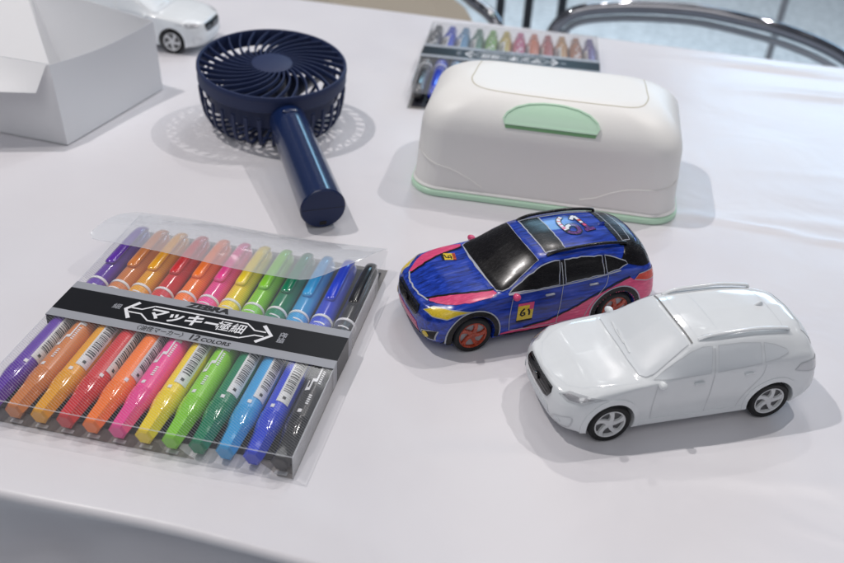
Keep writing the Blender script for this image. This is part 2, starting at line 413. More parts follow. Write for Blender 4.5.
# rows: 0 floor,1 lower edge,2 bumper line,3 mid,4 shoulder / belt,5..8 over the top to the centre line
ST = [
 [(-.70,0,.20),(-.80,0,.22),(-.86,0,.40),(-.86,0,.64),(-.81,0,.82),(-.80,0,.835),(-.79,0,.845),(-.78,0,.85),(-.77,0,.855)],
 [(-.68,.35,.20),(-.78,.36,.22),(-.84,.38,.40),(-.84,.38,.64),(-.785,.37,.815),(-.75,.31,.84),(-.74,.2,.855),(-.735,.1,.86),(-.73,0,.862)],
 [(-.58,.58,.20),(-.70,.62,.22),(-.76,.66,.40),(-.755,.65,.64),(-.68,.63,.80),(-.62,.50,.86),(-.61,.34,.88),(-.60,.17,.89),(-.60,0,.895)],
 [(-.42,.60,.20),(-.52,.78,.22),(-.56,.83,.40),(-.55,.83,.64),(-.47,.77,.84),(-.43,.60,.91),(-.42,.40,.93),(-.41,.2,.942),(-.41,0,.948)],
 [(-.35,.62,.20),(-.38,.85,.21),(-.38,.885,.40),(-.37,.88,.66),(-.32,.825,.88),(-.28,.67,.945),(-.27,.45,.965),(-.27,.23,.978),(-.27,0,.985)],
 [(0,.62,.20),(0,.86,.21),(0,.885,.40),(0,.89,.70),(0,.85,.925),(0,.71,.985),(0,.48,1.0),(0,.24,1.012),(0,0,1.02)],
 [(.36,.62,.20),(.36,.86,.21),(.36,.875,.40),(.36,.875,.70),(.36,.85,.965),(.34,.745,1.01),(.31,.52,1.032),(.28,.26,1.045),(.27,0,1.052)],
 [(.60,.62,.20),(.60,.85,.21),(.60,.855,.40),(.60,.865,.72),(.60,.85,.985),(.53,.785,1.02),(.47,.65,1.045),(.46,.32,1.078),(.43,0,1.09)],
 [(.95,.62,.20),(.95,.85,.21),(.95,.85,.40),(.95,.865,.74),(.95,.855,1.0),(.95,.785,1.12),(.93,.675,1.245),(.87,.36,1.31),(.85,0,1.335)],
 [(1.32,.62,.20),(1.32,.85,.21),(1.32,.85,.40),(1.32,.865,.75),(1.32,.86,1.01),(1.32,.765,1.24),(1.32,.60,1.445),(1.28,.33,1.50),(1.265,0,1.515)],
 [(1.75,.62,.20),(1.75,.85,.21),(1.75,.85,.40),(1.75,.868,.76),(1.75,.865,1.02),(1.75,.77,1.27),(1.75,.60,1.485),(1.74,.33,1.54),(1.74,0,1.555)],
 [(2.2,.62,.20),(2.2,.85,.21),(2.2,.855,.40),(2.2,.875,.78),(2.2,.87,1.035),(2.2,.77,1.275),(2.25,.60,1.49),(2.28,.33,1.54),(2.28,0,1.555)],
 [(2.65,.62,.20),(2.65,.85,.22),(2.65,.88,.42),(2.65,.89,.80),(2.67,.865,1.07),(2.72,.765,1.27),(2.78,.59,1.45),(2.82,.33,1.505),(2.83,0,1.52)],
 [(2.980,.62,.21),(2.980,.85,.24),(3.000,.885,.46),(3.000,.885,.82),(3.020,.845,1.10),(3.060,.745,1.25),(3.127,.565,1.39),(3.236,.32,1.45),(3.263,0,1.465)],
 [(3.182,.60,.22),(3.236,.83,.27),(3.318,.87,.50),(3.318,.86,.84),(3.318,.80,1.08),(3.331,.71,1.18),(3.372,.57,1.27),(3.440,.33,1.30),(3.467,0,1.31)],
 [(3.345,.56,.24),(3.426,.76,.29),(3.535,.80,.54),(3.508,.78,.84),(3.481,.72,1.03),(3.494,.63,1.08),(3.522,.50,1.10),(3.562,.3,1.115),(3.576,0,1.12)],
 [(3.413,.45,.25),(3.508,.58,.30),(3.630,.62,.56),(3.590,.60,.84),(3.549,.56,.99),(3.556,.42,1.03),(3.569,.30,1.04),(3.583,.15,1.045),(3.590,0,1.05)],
 [(3.454,0,.25),(3.549,0,.30),(3.685,0,.56),(3.644,0,.84),(3.610,0,.97),(3.610,0,.985),(3.610,0,1.0),(3.610,0,1.005),(3.610,0,1.01)],
]
def body_half():
    NU, NS = 9, 8
    nrow = len(ST[0]); cols = []
    for s in ST:
        cols.append([pchip(None, [p[k] for p in s], NS) for k in range(3)])
    nj = len(cols[0][0]); grid = []
    for j in range(nj):
        c = [pchip(None, [col[k][j] for col in cols], NU) for k in range(3)]
        grid.append(list(zip(*c)))
    return grid        # grid[j][i] = (x,y,z)
def body_bm(raw=False):
    g = body_half(); nj, ni = len(g), len(g[0]); bm = bmesh.new()
    V = {}
    for sgn in (-1, 1):
        for j in range(nj):
            for i in range(ni): x, y, z = g[j][i]; V[sgn, j, i] = bm.verts.new(cs(x, sgn*y, z))
    for sgn in (-1, 1):
        for j in range(nj-1):
            for i in range(ni-1):
                q = [V[sgn, j, i], V[sgn, j, i+1], V[sgn, j+1, i+1], V[sgn, j+1, i]]
                if sgn > 0: q.reverse()
                try: bm.faces.new(q)
                except ValueError: pass
    for i in range(ni-1):   # floor between the two lower rows
        bm.faces.new([V[1, 0, i], V[1, 0, i+1], V[-1, 0, i+1], V[-1, 0, i]])
    bmesh.ops.remove_doubles(bm, verts=bm.verts[:], dist=2e-6)
    bmesh.ops.dissolve_degenerate(bm, edges=bm.edges[:], dist=1e-7)
    bmesh.ops.recalc_face_normals(bm, faces=bm.faces[:])
    return bm
BODY = body_bm(); SURF = Surf(BODY)
def cut_body():
    me = bpy.data.meshes.new('t'); BODY.to_mesh(me); a = bpy.data.objects.new('t', me); COL.objects.link(a)
    cb = bmesh.new()
    for wx in (0, WB):
        for s in (-1, 1):
            b = lathe_bm([(0, 0), (.395*SX, 0), (.395*SX, .5*SY), (0, .5*SY)], 48, 'y'); c = cs(wx, s*.60 if s > 0 else -1.10, .345)
            join(cb, b, Matrix.Translation(c))
    bmesh.ops.recalc_face_normals(cb, faces=cb.faces[:])
    mc = bpy.data.meshes.new('c'); cb.to_mesh(mc); cb.free(); c = bpy.data.objects.new('c', mc); COL.objects.link(c)
    md = a.modifiers.new('b', 'BOOLEAN'); md.operation = 'DIFFERENCE'; md.solver = 'EXACT'; md.object = c
    dg = bpy.context.evaluated_depsgraph_get(); r = bpy.data.meshes.new_from_object(a.evaluated_get(dg))
    bpy.data.objects.remove(a); bpy.data.objects.remove(c); r.materials.clear(); r.name = 'body'
    return r
CUT = cut_body()
def F_side(s): return (cs(1.335+0, s*3, 0)-Vector((0, 0, 0)), (SX, 0, 0), (0, 0, SZ), (0, -s, 0))
def fr(kind):
    # 2D coords are real-car metres
    if kind == 'near': return (cs(0, -3, 0), (SX, 0, 0), (0, 0, SZ), (0, 1, 0))
    if kind == 'far': return (cs(0, 3, 0), (SX, 0, 0), (0, 0, SZ), (0, -1, 0))
    if kind == 'top': return (cs(0, 0, 6), (SX, 0, 0), (0, SY, 0), (0, 0, -1))
    if kind == 'front': return (cs(-4, 0, 0), (0, SY, 0), (0, 0, SZ), (1, 0, 0))
    if kind == 'rear': return (cs(8, 0, 0), (0, SY, 0), (0, 0, SZ), (-1, 0, 0))
def patch(name, polys, kind, m, parent, off=.22, step=.07, thick=0, sharp=35, conv=True):
    return link(name, SURF.lay(polys, fr(kind), off*MM, step, thick*MM), m, parent, sharp=sharp)
def sm(pts, n=5, closed=True):
    """closed smooth outline through points (Catmull-Rom)"""
    out = []; N_ = len(pts)
    for i in range(N_):
        p0, p1, p2, p3 = [pts[(i+k) % N_] for k in (-1, 0, 1, 2)]
        for k in range(n):
            t = k/n
            out.append(tuple(.5*(2*p1[c]+(p2[c]-p0[c])*t+(2*p0[c]-5*p1[c]+4*p2[c]-p3[c])*t*t+(3*p1[c]-p0[c]-3*p2[c]+p3[c])*t**3) for c in (0, 1)))
    return out
def jit(poly, amp=.008, closed=True, st=.07):
    rr = random.Random(int(abs(sum(p[0]*7+p[1]*13 for p in poly))*1000)); out = []; n = len(poly)
    for i in range(n if closed else n-1):
        a, b = poly[i], poly[(i+1) % n]; k = max(1, int(math.hypot(b[0]-a[0], b[1]-a[1])/st))
        for q in range(k): out.append((a[0]+(b[0]-a[0])*q/k+rr.uniform(-amp, amp), a[1]+(b[1]-a[1])*q/k+rr.uniform(-amp, amp)))
    if not closed: out.append(poly[-1])
    return out
def my(poly): return [(x, -y) for x, y in poly][::-1]

WIN_F = [(.64,1.04),(.98,1.05),(1.55,1.075),(1.60,1.425),(1.45,1.425),(1.26,1.375),(1.03,1.265),(.82,1.14)]
WIN_R = [(1.67,1.08),(2.42,1.13),(2.42,1.40),(2.1,1.43),(1.70,1.43)]
WIN_Q = [(2.48,1.14),(2.72,1.17),(2.90,1.225),(2.87,1.27),(2.68,1.345),(2.48,1.395)]
WS = [(.455,-.67),(.425,-.34),(.42,0),(.425,.34),(.455,.67),(.54,.725),(.66,.725),(.95,.655),(1.24,.585),(1.20,.32),(1.185,0),(1.20,-.32),(1.24,-.585),(.95,-.655),(.66,-.725),(.54,-.725)]
SUN = [(1.42,-.50),(1.40,0),(1.42,.50),(1.80,.50),(1.80,-.50)]
RWIN = [(-.60,1.15),(-.3,1.13),(.3,1.13),(.60,1.15),(.50,1.37),(.25,1.43),(-.25,1.43),(-.50,1.37)]

def build_car(style, label, loc, rz, group):
    blue = style == 'blue'
    root = thing('toy_car', label, 'toy car', loc, rz, group)
    bmat = M['ink_blue'] if blue else M['white_car']
    body = link('body', CUT.copy(), bmat, root, sharp=32)
    wm = M['ink_black'] if blue else M['white_glass']
    ln = M['bare'] if blue else M['seam_pale']
    def outline(polys, kind, w_, m, name, par, off):
        return link(name, SURF.lay([q for p in polys for q in strip(jit(p, .007) if blue else p, w_, True)], fr(kind), off*MM, .08), m, par)
    # glass
    ws = patch('windshield', [WS], 'top', wm, root, .45, .06, .45)
    outline([WS], 'top', .024 if blue else .018, M['bare'] if blue else M['seam_pale'], 'windshield_seal', ws, .30)
    if not blue:
        link('roof_gap', SURF.lay(strip([(1.30,-.585),(1.275,-.32),(1.26,0),(1.275,.32),(1.30,.585)], .028), fr('top'), .35*MM, .05), M['seam'], ws)
        for s in (-1, 1):
            link('wiper', SURF.lay(strip([(.50, s*.1-.15), (.52, s*.1+.15), (.56, s*.1+.38)], .02), fr('top'), .9*MM, .05, 1*MM), M['white_car'], ws)
    for kind in ('near', 'far'):
        for wn in (WIN_F, WIN_R, WIN_Q):
            o = patch('side_window', [wn], kind, wm, root, .25 if not blue else .3, .06, .25)
            outline([wn], kind, .013 if blue else .010, ln, 'window_seal', o, .34 if blue else .28)
        # black pillars between the panes
        for q in ([[(1.56,1.07),(1.66,1.075),(1.69,1.43),(1.61,1.43)], [(2.43,1.13),(2.47,1.135),(2.47,1.395),(2.43,1.40)]] if blue else []): link('pillar_trim', SURF.lay([q], fr(kind), .28*MM, .06), M['ink_black'], root)
        # door seams
        seams = [[(.68,.30),(.66,.60),(.68,.90),(.70,1.0)], [(1.60,.28),(1.62,.70),(1.62,1.02),(1.635,1.40)], [(2.50,1.10),(2.48,.95),(2.36,.75),(2.24,.55),(2.15,.30)], [(.70,.30),(1.4,.27),(2.15,.29)]]
        link('door_gap', SURF.lay([q for p in seams for q in strip(smooth_path(p, 4), .012)], fr(kind), .4*MM if blue else .12*MM, .08), ln, root)
        if blue:
            link('door_edge', SURF.lay([q for p in [[(.62,1.02),(1.2,1.045),(1.9,1.075),(2.75,1.145)]] for q in strip(smooth_path(p, 4), .018)], fr(kind), .5*MM, .08), M['bare'], root)
        s = -1 if kind == 'near' else 1
        for hx, hz in ((1.38, .93), (2.22, .99)):
            y = .885; b = box_bm(-.085*SX, .085*SX, -.02*SY, .02*SY, -.016*SZ, .016*SZ, .5*MM, 2)
            o = link('door_handle', b, M['bare'] if blue else M['white_car'], root); o.location = cs(hx, s*y, hz); o.rotation_euler = (0, -.03, 0)
        # mirror
        b = bmesh.new(); bmesh.ops.create_icosphere(b, subdivisions=3, radius=1)
        for v in b.verts: v.co = Vector((v.co.x*.05*SX*(1.7 if v.co.x > 0 else 1), v.co.y*.075*SY, v.co.z*.065*SZ*(1 if v.co.z > 0 else .8)))
        o = link('mirror', b, M['ink_pink'] if blue else M['white_car'], root); o.location = cs(.72, s*.895, 1.0); o.rotation_euler = (0, 0, s*.25)
        b = box_bm(-.03*SX, .03*SX, -.07*SY, .07*SY, -.02*SZ, .02*SZ, .4*MM)
        o2 = link('mirror_stalk', b, M['ink_blue'] if blue else M['white_car'], o); o2.location = (0, -s*.08*SY, -.03*SZ)
        # roof rail
        pth = smooth_path([(1.42, s*.55, 1.475), (1.52, s*.555, 1.515), (1.75, s*.56, 1.55), (2.3, s*.56, 1.56), (2.75, s*.555, 1.52), (2.98, s*.55, 1.475), (3.0, s*.548, 1.44)], 5)
        link('roof_rail', tube_bm([cs(*p) for p in pth], .034*SX, 10, squash=(.95, .8)), M['ink_black'] if blue else M['white_car'], root)
        link('rail_gap', SURF.lay(strip([(1.5, s*.50), (2.2, s*.50), (2.95, s*.49)], .02), fr('top'), .25*MM, .1), M['bare'] if blue else M['seam_pale'], root)
        # arch cladding and sill cladding, real thickness standing off the body
        am = M['ink_black'] if blue else M['white_car']
        for wx, nm in ((0, 'arch_trim'), (WB, 'arch_trim')):
            po = arc(wx, .345, .485, -14, 194, 22); pi_ = arc(wx, .345, .40, 194, -14, 22)
            quads = [[po[k], po[k+1], pi_[21-k], pi_[22-k]] for k in range(22)]
            b = SURF.lay([po+pi_], fr(kind), .55*MM, .09, .9*MM)
            bmesh.ops.remove_doubles(b, verts=b.verts[:], dist=1e-5)
            link(nm, b, am, root, sharp=50)
            if blue:
                link('arch_outline', SURF.lay([q for q in strip(arc(wx, .345, .50, -10, 190, 22), .022)], fr(kind), .5*MM, .09), M['bare'], root)
        sill = [(.50,.235),(2.22,.235),(2.26,.33),(1.4,.31),(.46,.33)]
        if not blue: link('sill_trim', SURF.lay([sill], fr(kind), .3*MM, .09, .5*MM), M['white_car'], root, sharp=50)
    # sunroof
    if blue:
        so = patch('sunroof', [SUN], 'top', M['ink_black'], root, .3, .06)
        outline([SUN], 'top', .022, M['bare'], 'sunroof_edge', so, .38)
    else:
        link('roof_seam', SURF.lay([q for q in strip(SUN, .012, True)], fr('top'), .15*MM, .06), M['white_glass'], root)
    # antenna fin
    b = bmesh.new(); bmesh.ops.create_icosphere(b, subdivisions=2, radius=1)
    for v in b.verts:
        t = (v.co.x+1)/2; v.co = Vector((v.co.x*.09*SX, v.co.y*.025*SY, max(0, v.co.z)*.075*SZ*(.3+t)))
    o = link('antenna_fin', b, M['ink_blue'] if blue else M['white_car'], root); o.location = cs(2.80, 0, 1.515)
    # rear glass + spoiler
    patch('rear_window', [RWIN], 'rear', wm, root, .4, .07, .3)
    if blue:
        sp = [(2.86,-.57),(2.86,.57),(3.05,.56),(3.25,.40),(3.28,0),(3.25,-.40),(3.05,-.56)]
        so = patch('rear_spoiler', [sp], 'top', M['ink_black'], root, .35, .06, .3)
        outline([[(2.96,-.47),(2.96,.47),(3.12,.45),(3.16,0),(3.12,-.45)]], 'top', .014, M['bare'], 'spoiler_outline', so, .5)
        for kind in ('near', 'far'):
            patch('pillar_trim', [[(2.80,1.30),(2.90,1.22),(3.22,1.13),(3.56,1.10),(3.38,1.42),(2.95,1.45)]], kind, M['ink_black'], root, .32, .06)
    # front
    gp = [(-.40,.785),(.40,.785),(.43,.70),(.37,.585),(.27,.555),(-.27,.555),(-.37,.585),(-.43,.70)]
    gr = patch('grille', [gp], 'front', M['gloss_black'], root, .9, .05, 1.0)
    for k in range(4):
        zz = .60+.06*k; hw = .34+.02*k
        link('grille_bar', SURF.lay(strip([(-hw, zz), (hw, zz)], .014), fr('front'), 1.05*MM, .05, .2*MM), M['bar_black'] if not blue else M['ink_black'], gr)
    b = lathe_bm([(0, 0), (.075*SX, 0), (.075*SX, .5*MM), (0, .8*MM)], 20); 
    for v in b.verts: v.co = Vector((-v.co.z, v.co.x*1.2, v.co.y*.75))
    o = link('badge', b, M['gloss_black'] if not blue else M['ink_black'], gr); o.location = cs(-.86, 0, .68)+Vector((-1.2*MM, 0, 0))
    lamp_m = M['ink_yellow'] if blue else M['lens']
    for s in (-1, 1):
        # headlight as seen from ahead/side: lay on from a 45 degree direction
        d = Vector((.70, -s*.62, -.33)).normalized(); ex = Vector((.66, s*.75, 0)).normalized(); ey = Vector((0, 0, 1))
        o_ = cs(-.50, s*.70, .80)-d*.09
        sc = (47 if blue else 42)*MM
        hp = [(-.30,-.045),(-.12,-.10),(.10,-.085),(.24,.02),(.40,.105),(.10,.075),(-.16,.045)]
        f_ = (o_, ex*sc, ey*sc, d)
        hl = link('headlight', SURF.lay([hp], f_, .35*MM, .05, .35*MM), lamp_m, root)
        if not blue:
            link('lamp_reflector', SURF.lay([[(-.24,-.03),(-.10,-.07),(.06,-.055),(.02,.02),(-.14,.02)], [(.08,-.04),(.16,.01),(.24,.06),(.10,.04)]], f_, .42*MM, .05), M['lens_grey'], hl)
            link('lamp_glass', SURF.lay([hp], f_, .62*MM, .05), FILM_CLEAR, hl)
        else:
            link('lamp_outline', SURF.lay(strip(jit(hp, .006), .014, True), f_, .4*MM, .05), M['bare'], hl)
        # fog lamp housing
        fp = [(s*.52,.27),(s*.76,.30),(s*.80,.50),(s*.70,.47),(s*.56,.40)]
        if s < 0: fp = fp[::-1]
        if blue:
            fo = patch('fog_lamp_housing', [fp], 'front', M['ink_black'], root, .3, .05)
            patch('fog_lamp', [arc(s*.63, .36, .055, 0, 360, 14)[:-1]], 'front', M['ink_yellow'], root, .6, .03, .3)
            link('fog_outline', SURF.lay(strip(fp, .018, True), fr('front'), .4*MM, .05), M['bare'], fo)
        else:
            fo = link('fog_lamp_housing', SURF.lay(strip(sm(fp, 3), .014, True), fr('front'), .2*MM, .05), M['seam_pale'], root)
            patch('fog_lamp', [arc(s*.63, .36, .05, 0, 360, 14)[:-1]], 'front', M['white_glass'], root, .5, .03, .3)
        # tail lamps, wrapping the rear corner
        tp = [(3.05,.93),(3.14,1.02),(3.36,1.03),(3.60,1.00),(3.66,.84),(3.32,.86)]
        tl = patch('tail_light', [tp], 'near' if s < 0 else 'far', M['ink_red'] if blue else M['lens'], root, .45, .05, .3)
        link('tail_light_edge', SURF.lay(strip(tp, .015, True), fr('near' if s < 0 else 'far'), .5*MM, .05), M['bare'] if blue else M['seam_pale'], tl)
    # lower bumper line / intake
    patch('lower_intake', [[(-.46,.30),(.46,.30),(.40,.44),(-.40,.44)]], 'front', M['ink_magenta'] if blue else M['white_glass'], root, .3, .06, .2)
    # hood seams
    hl_ = [[(-.60,-.50),(-.35,-.66),(.1,-.755),(.42,-.77)], [(-.60,.50),(-.35,.66),(.1,.755),(.42,.77)], [(-.60,-.50),(-.72,-.2),(-.735,0),(-.72,.2),(-.60,.50)]]
    if not blue:
        link('hood_gap', SURF.lay([q for p in hl_ for q in strip(smooth_path(p, 5), .012)], fr('top'), .06*MM, .06), M['white_glass'], root)
        link('hatch_gap', SURF.lay([q for p in [[(2.93,-.55),(2.95,0),(2.93,.55)]] for q in strip(smooth_path(p, 5), .012)], fr('top'), .12*MM, .06), M['seam_pale'], root)
    if blue: paint(root)
    # wheels
    for wx in (0, WB):
        for s in (-1, 1): wheel(root, wx, s, blue)
    return root

def wheel(root, wx, s, blue):
    R = .352*41*MM; hw = .11*SY
    tb = lathe_bm([(R*.74, -hw*.9), (R*.82, -hw*1.0), (R*.93, -hw*.96), (R, -hw*.7), (R, hw*.7), (R*.93, hw*.96), (R*.82, hw*1.0), (R*.74, hw*.9)], 48, 'y', True)
    t = link('tyre', tb, M['tyre'], root, sharp=35); t.location = cs(wx, s*.775, 0)+Vector((0, 0, R)); t.rotation_euler = (0, random.random()*6, 0 if s < 0 else PI)
    # rim, outer side is -y in its own frame
    rb = lathe_bm([(R*.74, -hw*.88), (R*.71, -hw*.93), (R*.67, -hw*.86), (R*.65, -hw*.45), (0, -hw*.40), (0, hw*.5), (R*.74, hw*.5)], 40, 'y')
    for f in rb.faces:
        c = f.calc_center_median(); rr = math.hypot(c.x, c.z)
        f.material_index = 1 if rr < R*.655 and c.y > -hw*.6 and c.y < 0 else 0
    spk = bmesh.new()
    for k in range(5):
        a = 2*PI*k/5
        for da, w0, w1, tw in ((.0, .10, .21, .30),):
            pts = []
            for (r_, ang, wd) in ((.10, 0, .12), (.30, .05, .09), (.48, .18, .09), (.68, .34, .14)):
                aa = a+ang; c = Vector((math.cos(aa), 0, math.sin(aa)))*R*r_; tdir = Vector((-math.sin(aa), 0, math.cos(aa)))
                pts.append((c-tdir*wd*R, c+tdir*wd*R))
            for i in range(3):
                y = -hw*.80; yb = -hw*.42
                q = [pts[i][0], pts[i][1], pts[i+1][1], pts[i+1][0]]
                top = [spk.verts.new((p.x, y, p.z)) for p in q]; bot = [spk.verts.new((p.x, yb, p.z)) for p in q]
                spk.faces.new(top)
                for e in ((0, 3), (1, 2)): spk.faces.new((top[e[0]], top[e[1]], bot[e[1]], bot[e[0]]))
    join(rb, spk); 
    hub = lathe_bm([(0, -hw*.86), (R*.12, -hw*.86), (R*.15, -hw*.80), (R*.15, -hw*.4)], 20, 'y'); join(rb, hub)
    bmesh.ops.recalc_face_normals(rb, faces=rb.faces[:])
    mats = [M['ink_orange'], M['rim_mix']] if blue else [M['rim_white'], M['rim_dark']]
    r = link('rim', rb, mats, t, sharp=30)
M['rim_mix'] = mat('grey_bare_rim', (.36, .36, .38), .4)
FILM_CLEAR = film('clear_lamp_cover', haze=.02, ior=1.5)

def paint(root):
    P, K, Y, B, W_ = M['ink_pink'], M['ink_black'], M['ink_yellow'], M['bare'], M['ink_magenta']
    for kind in ('near', 'far'):
        # pink sweep along the sill widening to the rear quarter
        sw = [(.52,.24),(1.2,.235),(2.24,.235),(2.25,.50),(2.34,.70),(2.52,.83),(2.80,.87),(3.02,.80),(3.14,.60),(3.25,.27),(3.6,.30),(3.72,.55),(3.66,.84),(3.32,.86),(3.05,.93),(2.95,.98),(2.70,.90),(2.30,.72),(1.90,.52),(1.45,.36),(.95,.30),(.54,.28)]
        o = link('pink_side_stripe', SURF.lay([jit(sw, .008)], fr(kind), .26*MM, .04, 0, True), P, root, sharp=35)
        link('stripe_outline', SURF.lay(strip(jit(smooth_path([(.95,.31),(1.45,.375),(1.90,.54),(2.30,.745),(2.70,.925),(2.95,1.0)], 5), .008, False), .035), fr(kind), .32*MM, .05), K, o)
        link('sill_edge', SURF.lay([[(.45,.235),(2.25,.235),(2.25,.205),(.45,.205)]], fr(kind), .5*MM, .08, .3*MM), K, root)
        link('bumper_edge', SURF.lay([[(3.15,.24),(3.25,.34),(3.68,.40),(3.62,.28)]], fr(kind), .55*MM, .05, .3*MM), K, root)
        s = -1 if kind == 'near' else 1
        # hood side bands with the black inner line
        hb = [(-.66,s*.44),(-.50,s*.60),(-.30,s*.74),(0,s*.80),(.32,s*.79),(.44,s*.74),(.40,s*.66),(.05,s*.60),(-.35,s*.49),(-.62,s*.36)]
        o = patch('hood_stripe', [jit(hb, .009)], 'top', P, root, .26, .05)
        link('stripe_outline', SURF.lay(strip(jit(smooth_path([(-.68,s*.36),(-.35,s*.47),(.05,s*.58),(.42,s*.645)], 5), .008, False), .04), fr('top'), .34*MM, .05), K, o)
        # front bumper corner cladding
        patch('bumper_corner', [[(-.56,.21),(-.40,.21),(-.38,.30),(-.50,.34)]], kind, K, root, .3, .05)
    # chin of the front bumper
    patch('chin_trim', [[(-.62,.21),(.62,.21),(.60,.28),(-.60,.28)]], 'front', K, root, .45, .05)
    link('hood_line', SURF.lay(strip(jit(smooth_path([(.47,-.70),(.41,-.34),(.39,0),(.41,.34),(.47,.70)], 5), .008, False), .03), fr('top'), .36*MM, .05), B, root)
    link('hood_nose_line', SURF.lay(strip(jit(smooth_path([(-.66,-.42),(-.745,-.2),(-.76,0),(-.745,.2),(-.66,.42)], 5), .008, False), .025), fr('top'), .36*MM, .04), B, root)
    # roof numerals, patterned
    def ring(cx, cy, rx, ry, a0, a1, n=20): return [(cx+rx*math.cos(math.radians(a0+(a1-a0)*k/n)), cy+ry*math.sin(math.radians(a0+(a1-a0)*k/n))) for k in range(n+1)]
    # the numerals are read from the near side: right is +x, up is +y
    six = [(2.19,.36),(2.10,.28),(2.055,.14),(2.06,-.02),(2.12,-.14),(2.22,-.17),(2.31,-.10),(2.32,.01),(2.24,.08),(2.15,.05),(2.10,-.03)]
    one = [(2.33,.24),(2.42,.34),(2.45,.34),(2.475,.10),(2.50,-.10)]
    foot = [(2.41,-.13),(2.50,-.11),(2.62,-.09)]
    nb = patch('roof_numeral', [q for p in (smooth_path(six, 4), one, foot) for q in strip(p, .105)], 'top', K, root, .34, .04)
    patch_ = lambda pts, wd, m, off: link('numeral_fill', SURF.lay(strip(pts, wd), fr('top'), off*MM, .03), m, nb)
    sp_ = smooth_path(six, 4)
    patch_(sp_[:14], .064, M['numeral_white'], .40); patch_(sp_[8:14], .066, M['ink_pink'], .43); patch_(sp_[14:22], .066, M['ink_purple'], .40); patch_(sp_[20:34], .066, M['ink_purple'], .42); patch_(sp_[32:], .064, M['numeral_white'], .40)
    patch_(one[:3], .064, M['numeral_white'], .40); patch_(one[2:4], .064, M['numeral_white'], .42); patch_([(2.462,.22),(2.468,.16)], .064, M['ink_red'], .46); patch_([(2.48,.06),(2.488,.0)], .064, M['ink_pink'], .46); patch_(one[3:], .066, M['ink_purple'], .44); patch_(foot, .075, M['ink_purple'], .44)
    for k in (9, 12): patch_(sp_[k:k+2], .064, M['numeral_white'], .47)
    for k in (2, 5): patch_(sp_[k:k+2], .064, M['ink_red'], .47)
    # door number plate
    dp = patch('number_panel', [[(.80,.48),(1.10,.48),(1.10,.78),(.80,.78)]], 'near', Y, root, .34, .06)
    link('panel_corner', SURF.lay([[(.80,.78),(1.10,.78),(1.10,.83),(.80,.83)], [(1.02,.68),(1.10,.68),(1.10,.78),(1.02,.78)]], fr('near'), .38*MM, .05), M['ink_pink'], dp)
    link('panel_lower_line', SURF.lay([[(.80,.44),(1.10,.44),(1.10,.48),(.80,.48)]], fr('near'), .36*MM, .05), K, dp)  # black ink strip along the panel's lower edge
    link('numeral', SURF.lay([q for p in ([(.93,.715),(.875,.66),(.865,.60),(.90,.565),(.945,.585),(.94,.625),(.895,.625)], [(1.0,.70),(1.03,.63),(1.03,.56)]) for q in strip(p, .036)], fr('near'), .42*MM, .04), K, dp)
    # hood number plate
    hp = patch('number_panel', [[(-.02,.38),(.17,.30),(.22,.50),(.03,.58)]], 'top', Y, root, .34, .05)
    link('panel_corner', SURF.lay([[(.12,.32),(.17,.30),(.22,.50),(.17,.52)]], fr('top'), .38*MM, .05), M['ink_orange'], hp)
    link('panel_corner', SURF.lay([[(-.06,.40),(-.02,.38),(.03,.58),(-.01,.60)]], fr('top'), .38*MM, .05), K, hp)
    link('numeral', SURF.lay([q for p in ([(.03,.53),(.03,.44),(.07,.40)], [(.10,.36),(.12,.42),(.11,.47),(.08,.47),(.07,.42),(.11,.40)]) for q in strip(p, .022)], fr('top'), .42*MM, .04), K, hp)
M['numeral_white'] = mat('numeral_white', (.75, .76, .80), .3)

# ------------------------------------------------------------------ marker pens and their case
CASEW, CASED, CASEH = 208*MM, 236*MM, 18.2*MM
PENS = [  # colour, adjective, faces the photo shows on the label side
 ('purple', (.11, .025, .36)), ('brown', (.62, .20, .045)), ('ochre', (.80, .36, .01)), ('red', (.62, .025, .03)), ('orange', (.95, .20, .02)),
 ('pink', (.85, .06, .30)), ('yellow', (.88, .66, .02)), ('lime green', (.24, .62, .03)), ('dark green', (.0, .20, .09)), ('sky blue', (.04, .34, .68)), ('royal blue', (.015, .05, .60)), ('black', (.010, .010, .012))]
M['label_white'] = mat('label_white', (.72, .72, .72), .35)
M['bar_black'] = mat('print_black', (.02, .02, .022), .4)
M['print_silver'] = mat('print_silver', (.36, .37, .40), .35, metal=.15)
M['print_white'] = mat('print_white', (.78, .78, .80), .4)
def cyl_patch(a0, a1, y0, y1, r, na=6, ny=2, taper=None):
    vs = []; fs = []
    for i in range(na+1):
        a = math.radians(a0+(a1-a0)*i/na)
        for j in range(ny+1):
            y = y0+(y1-y0)*j/ny; vs.append((r*math.sin(a), y, r*math.cos(a)))
    for i in range(na):
        for j in range(ny): fs.append((i*(ny+1)+j, i*(ny+1)+j+1, (i+1)*(ny+1)+j+1, (i+1)*(ny+1)+j))
    b = pydata(vs, fs); return b
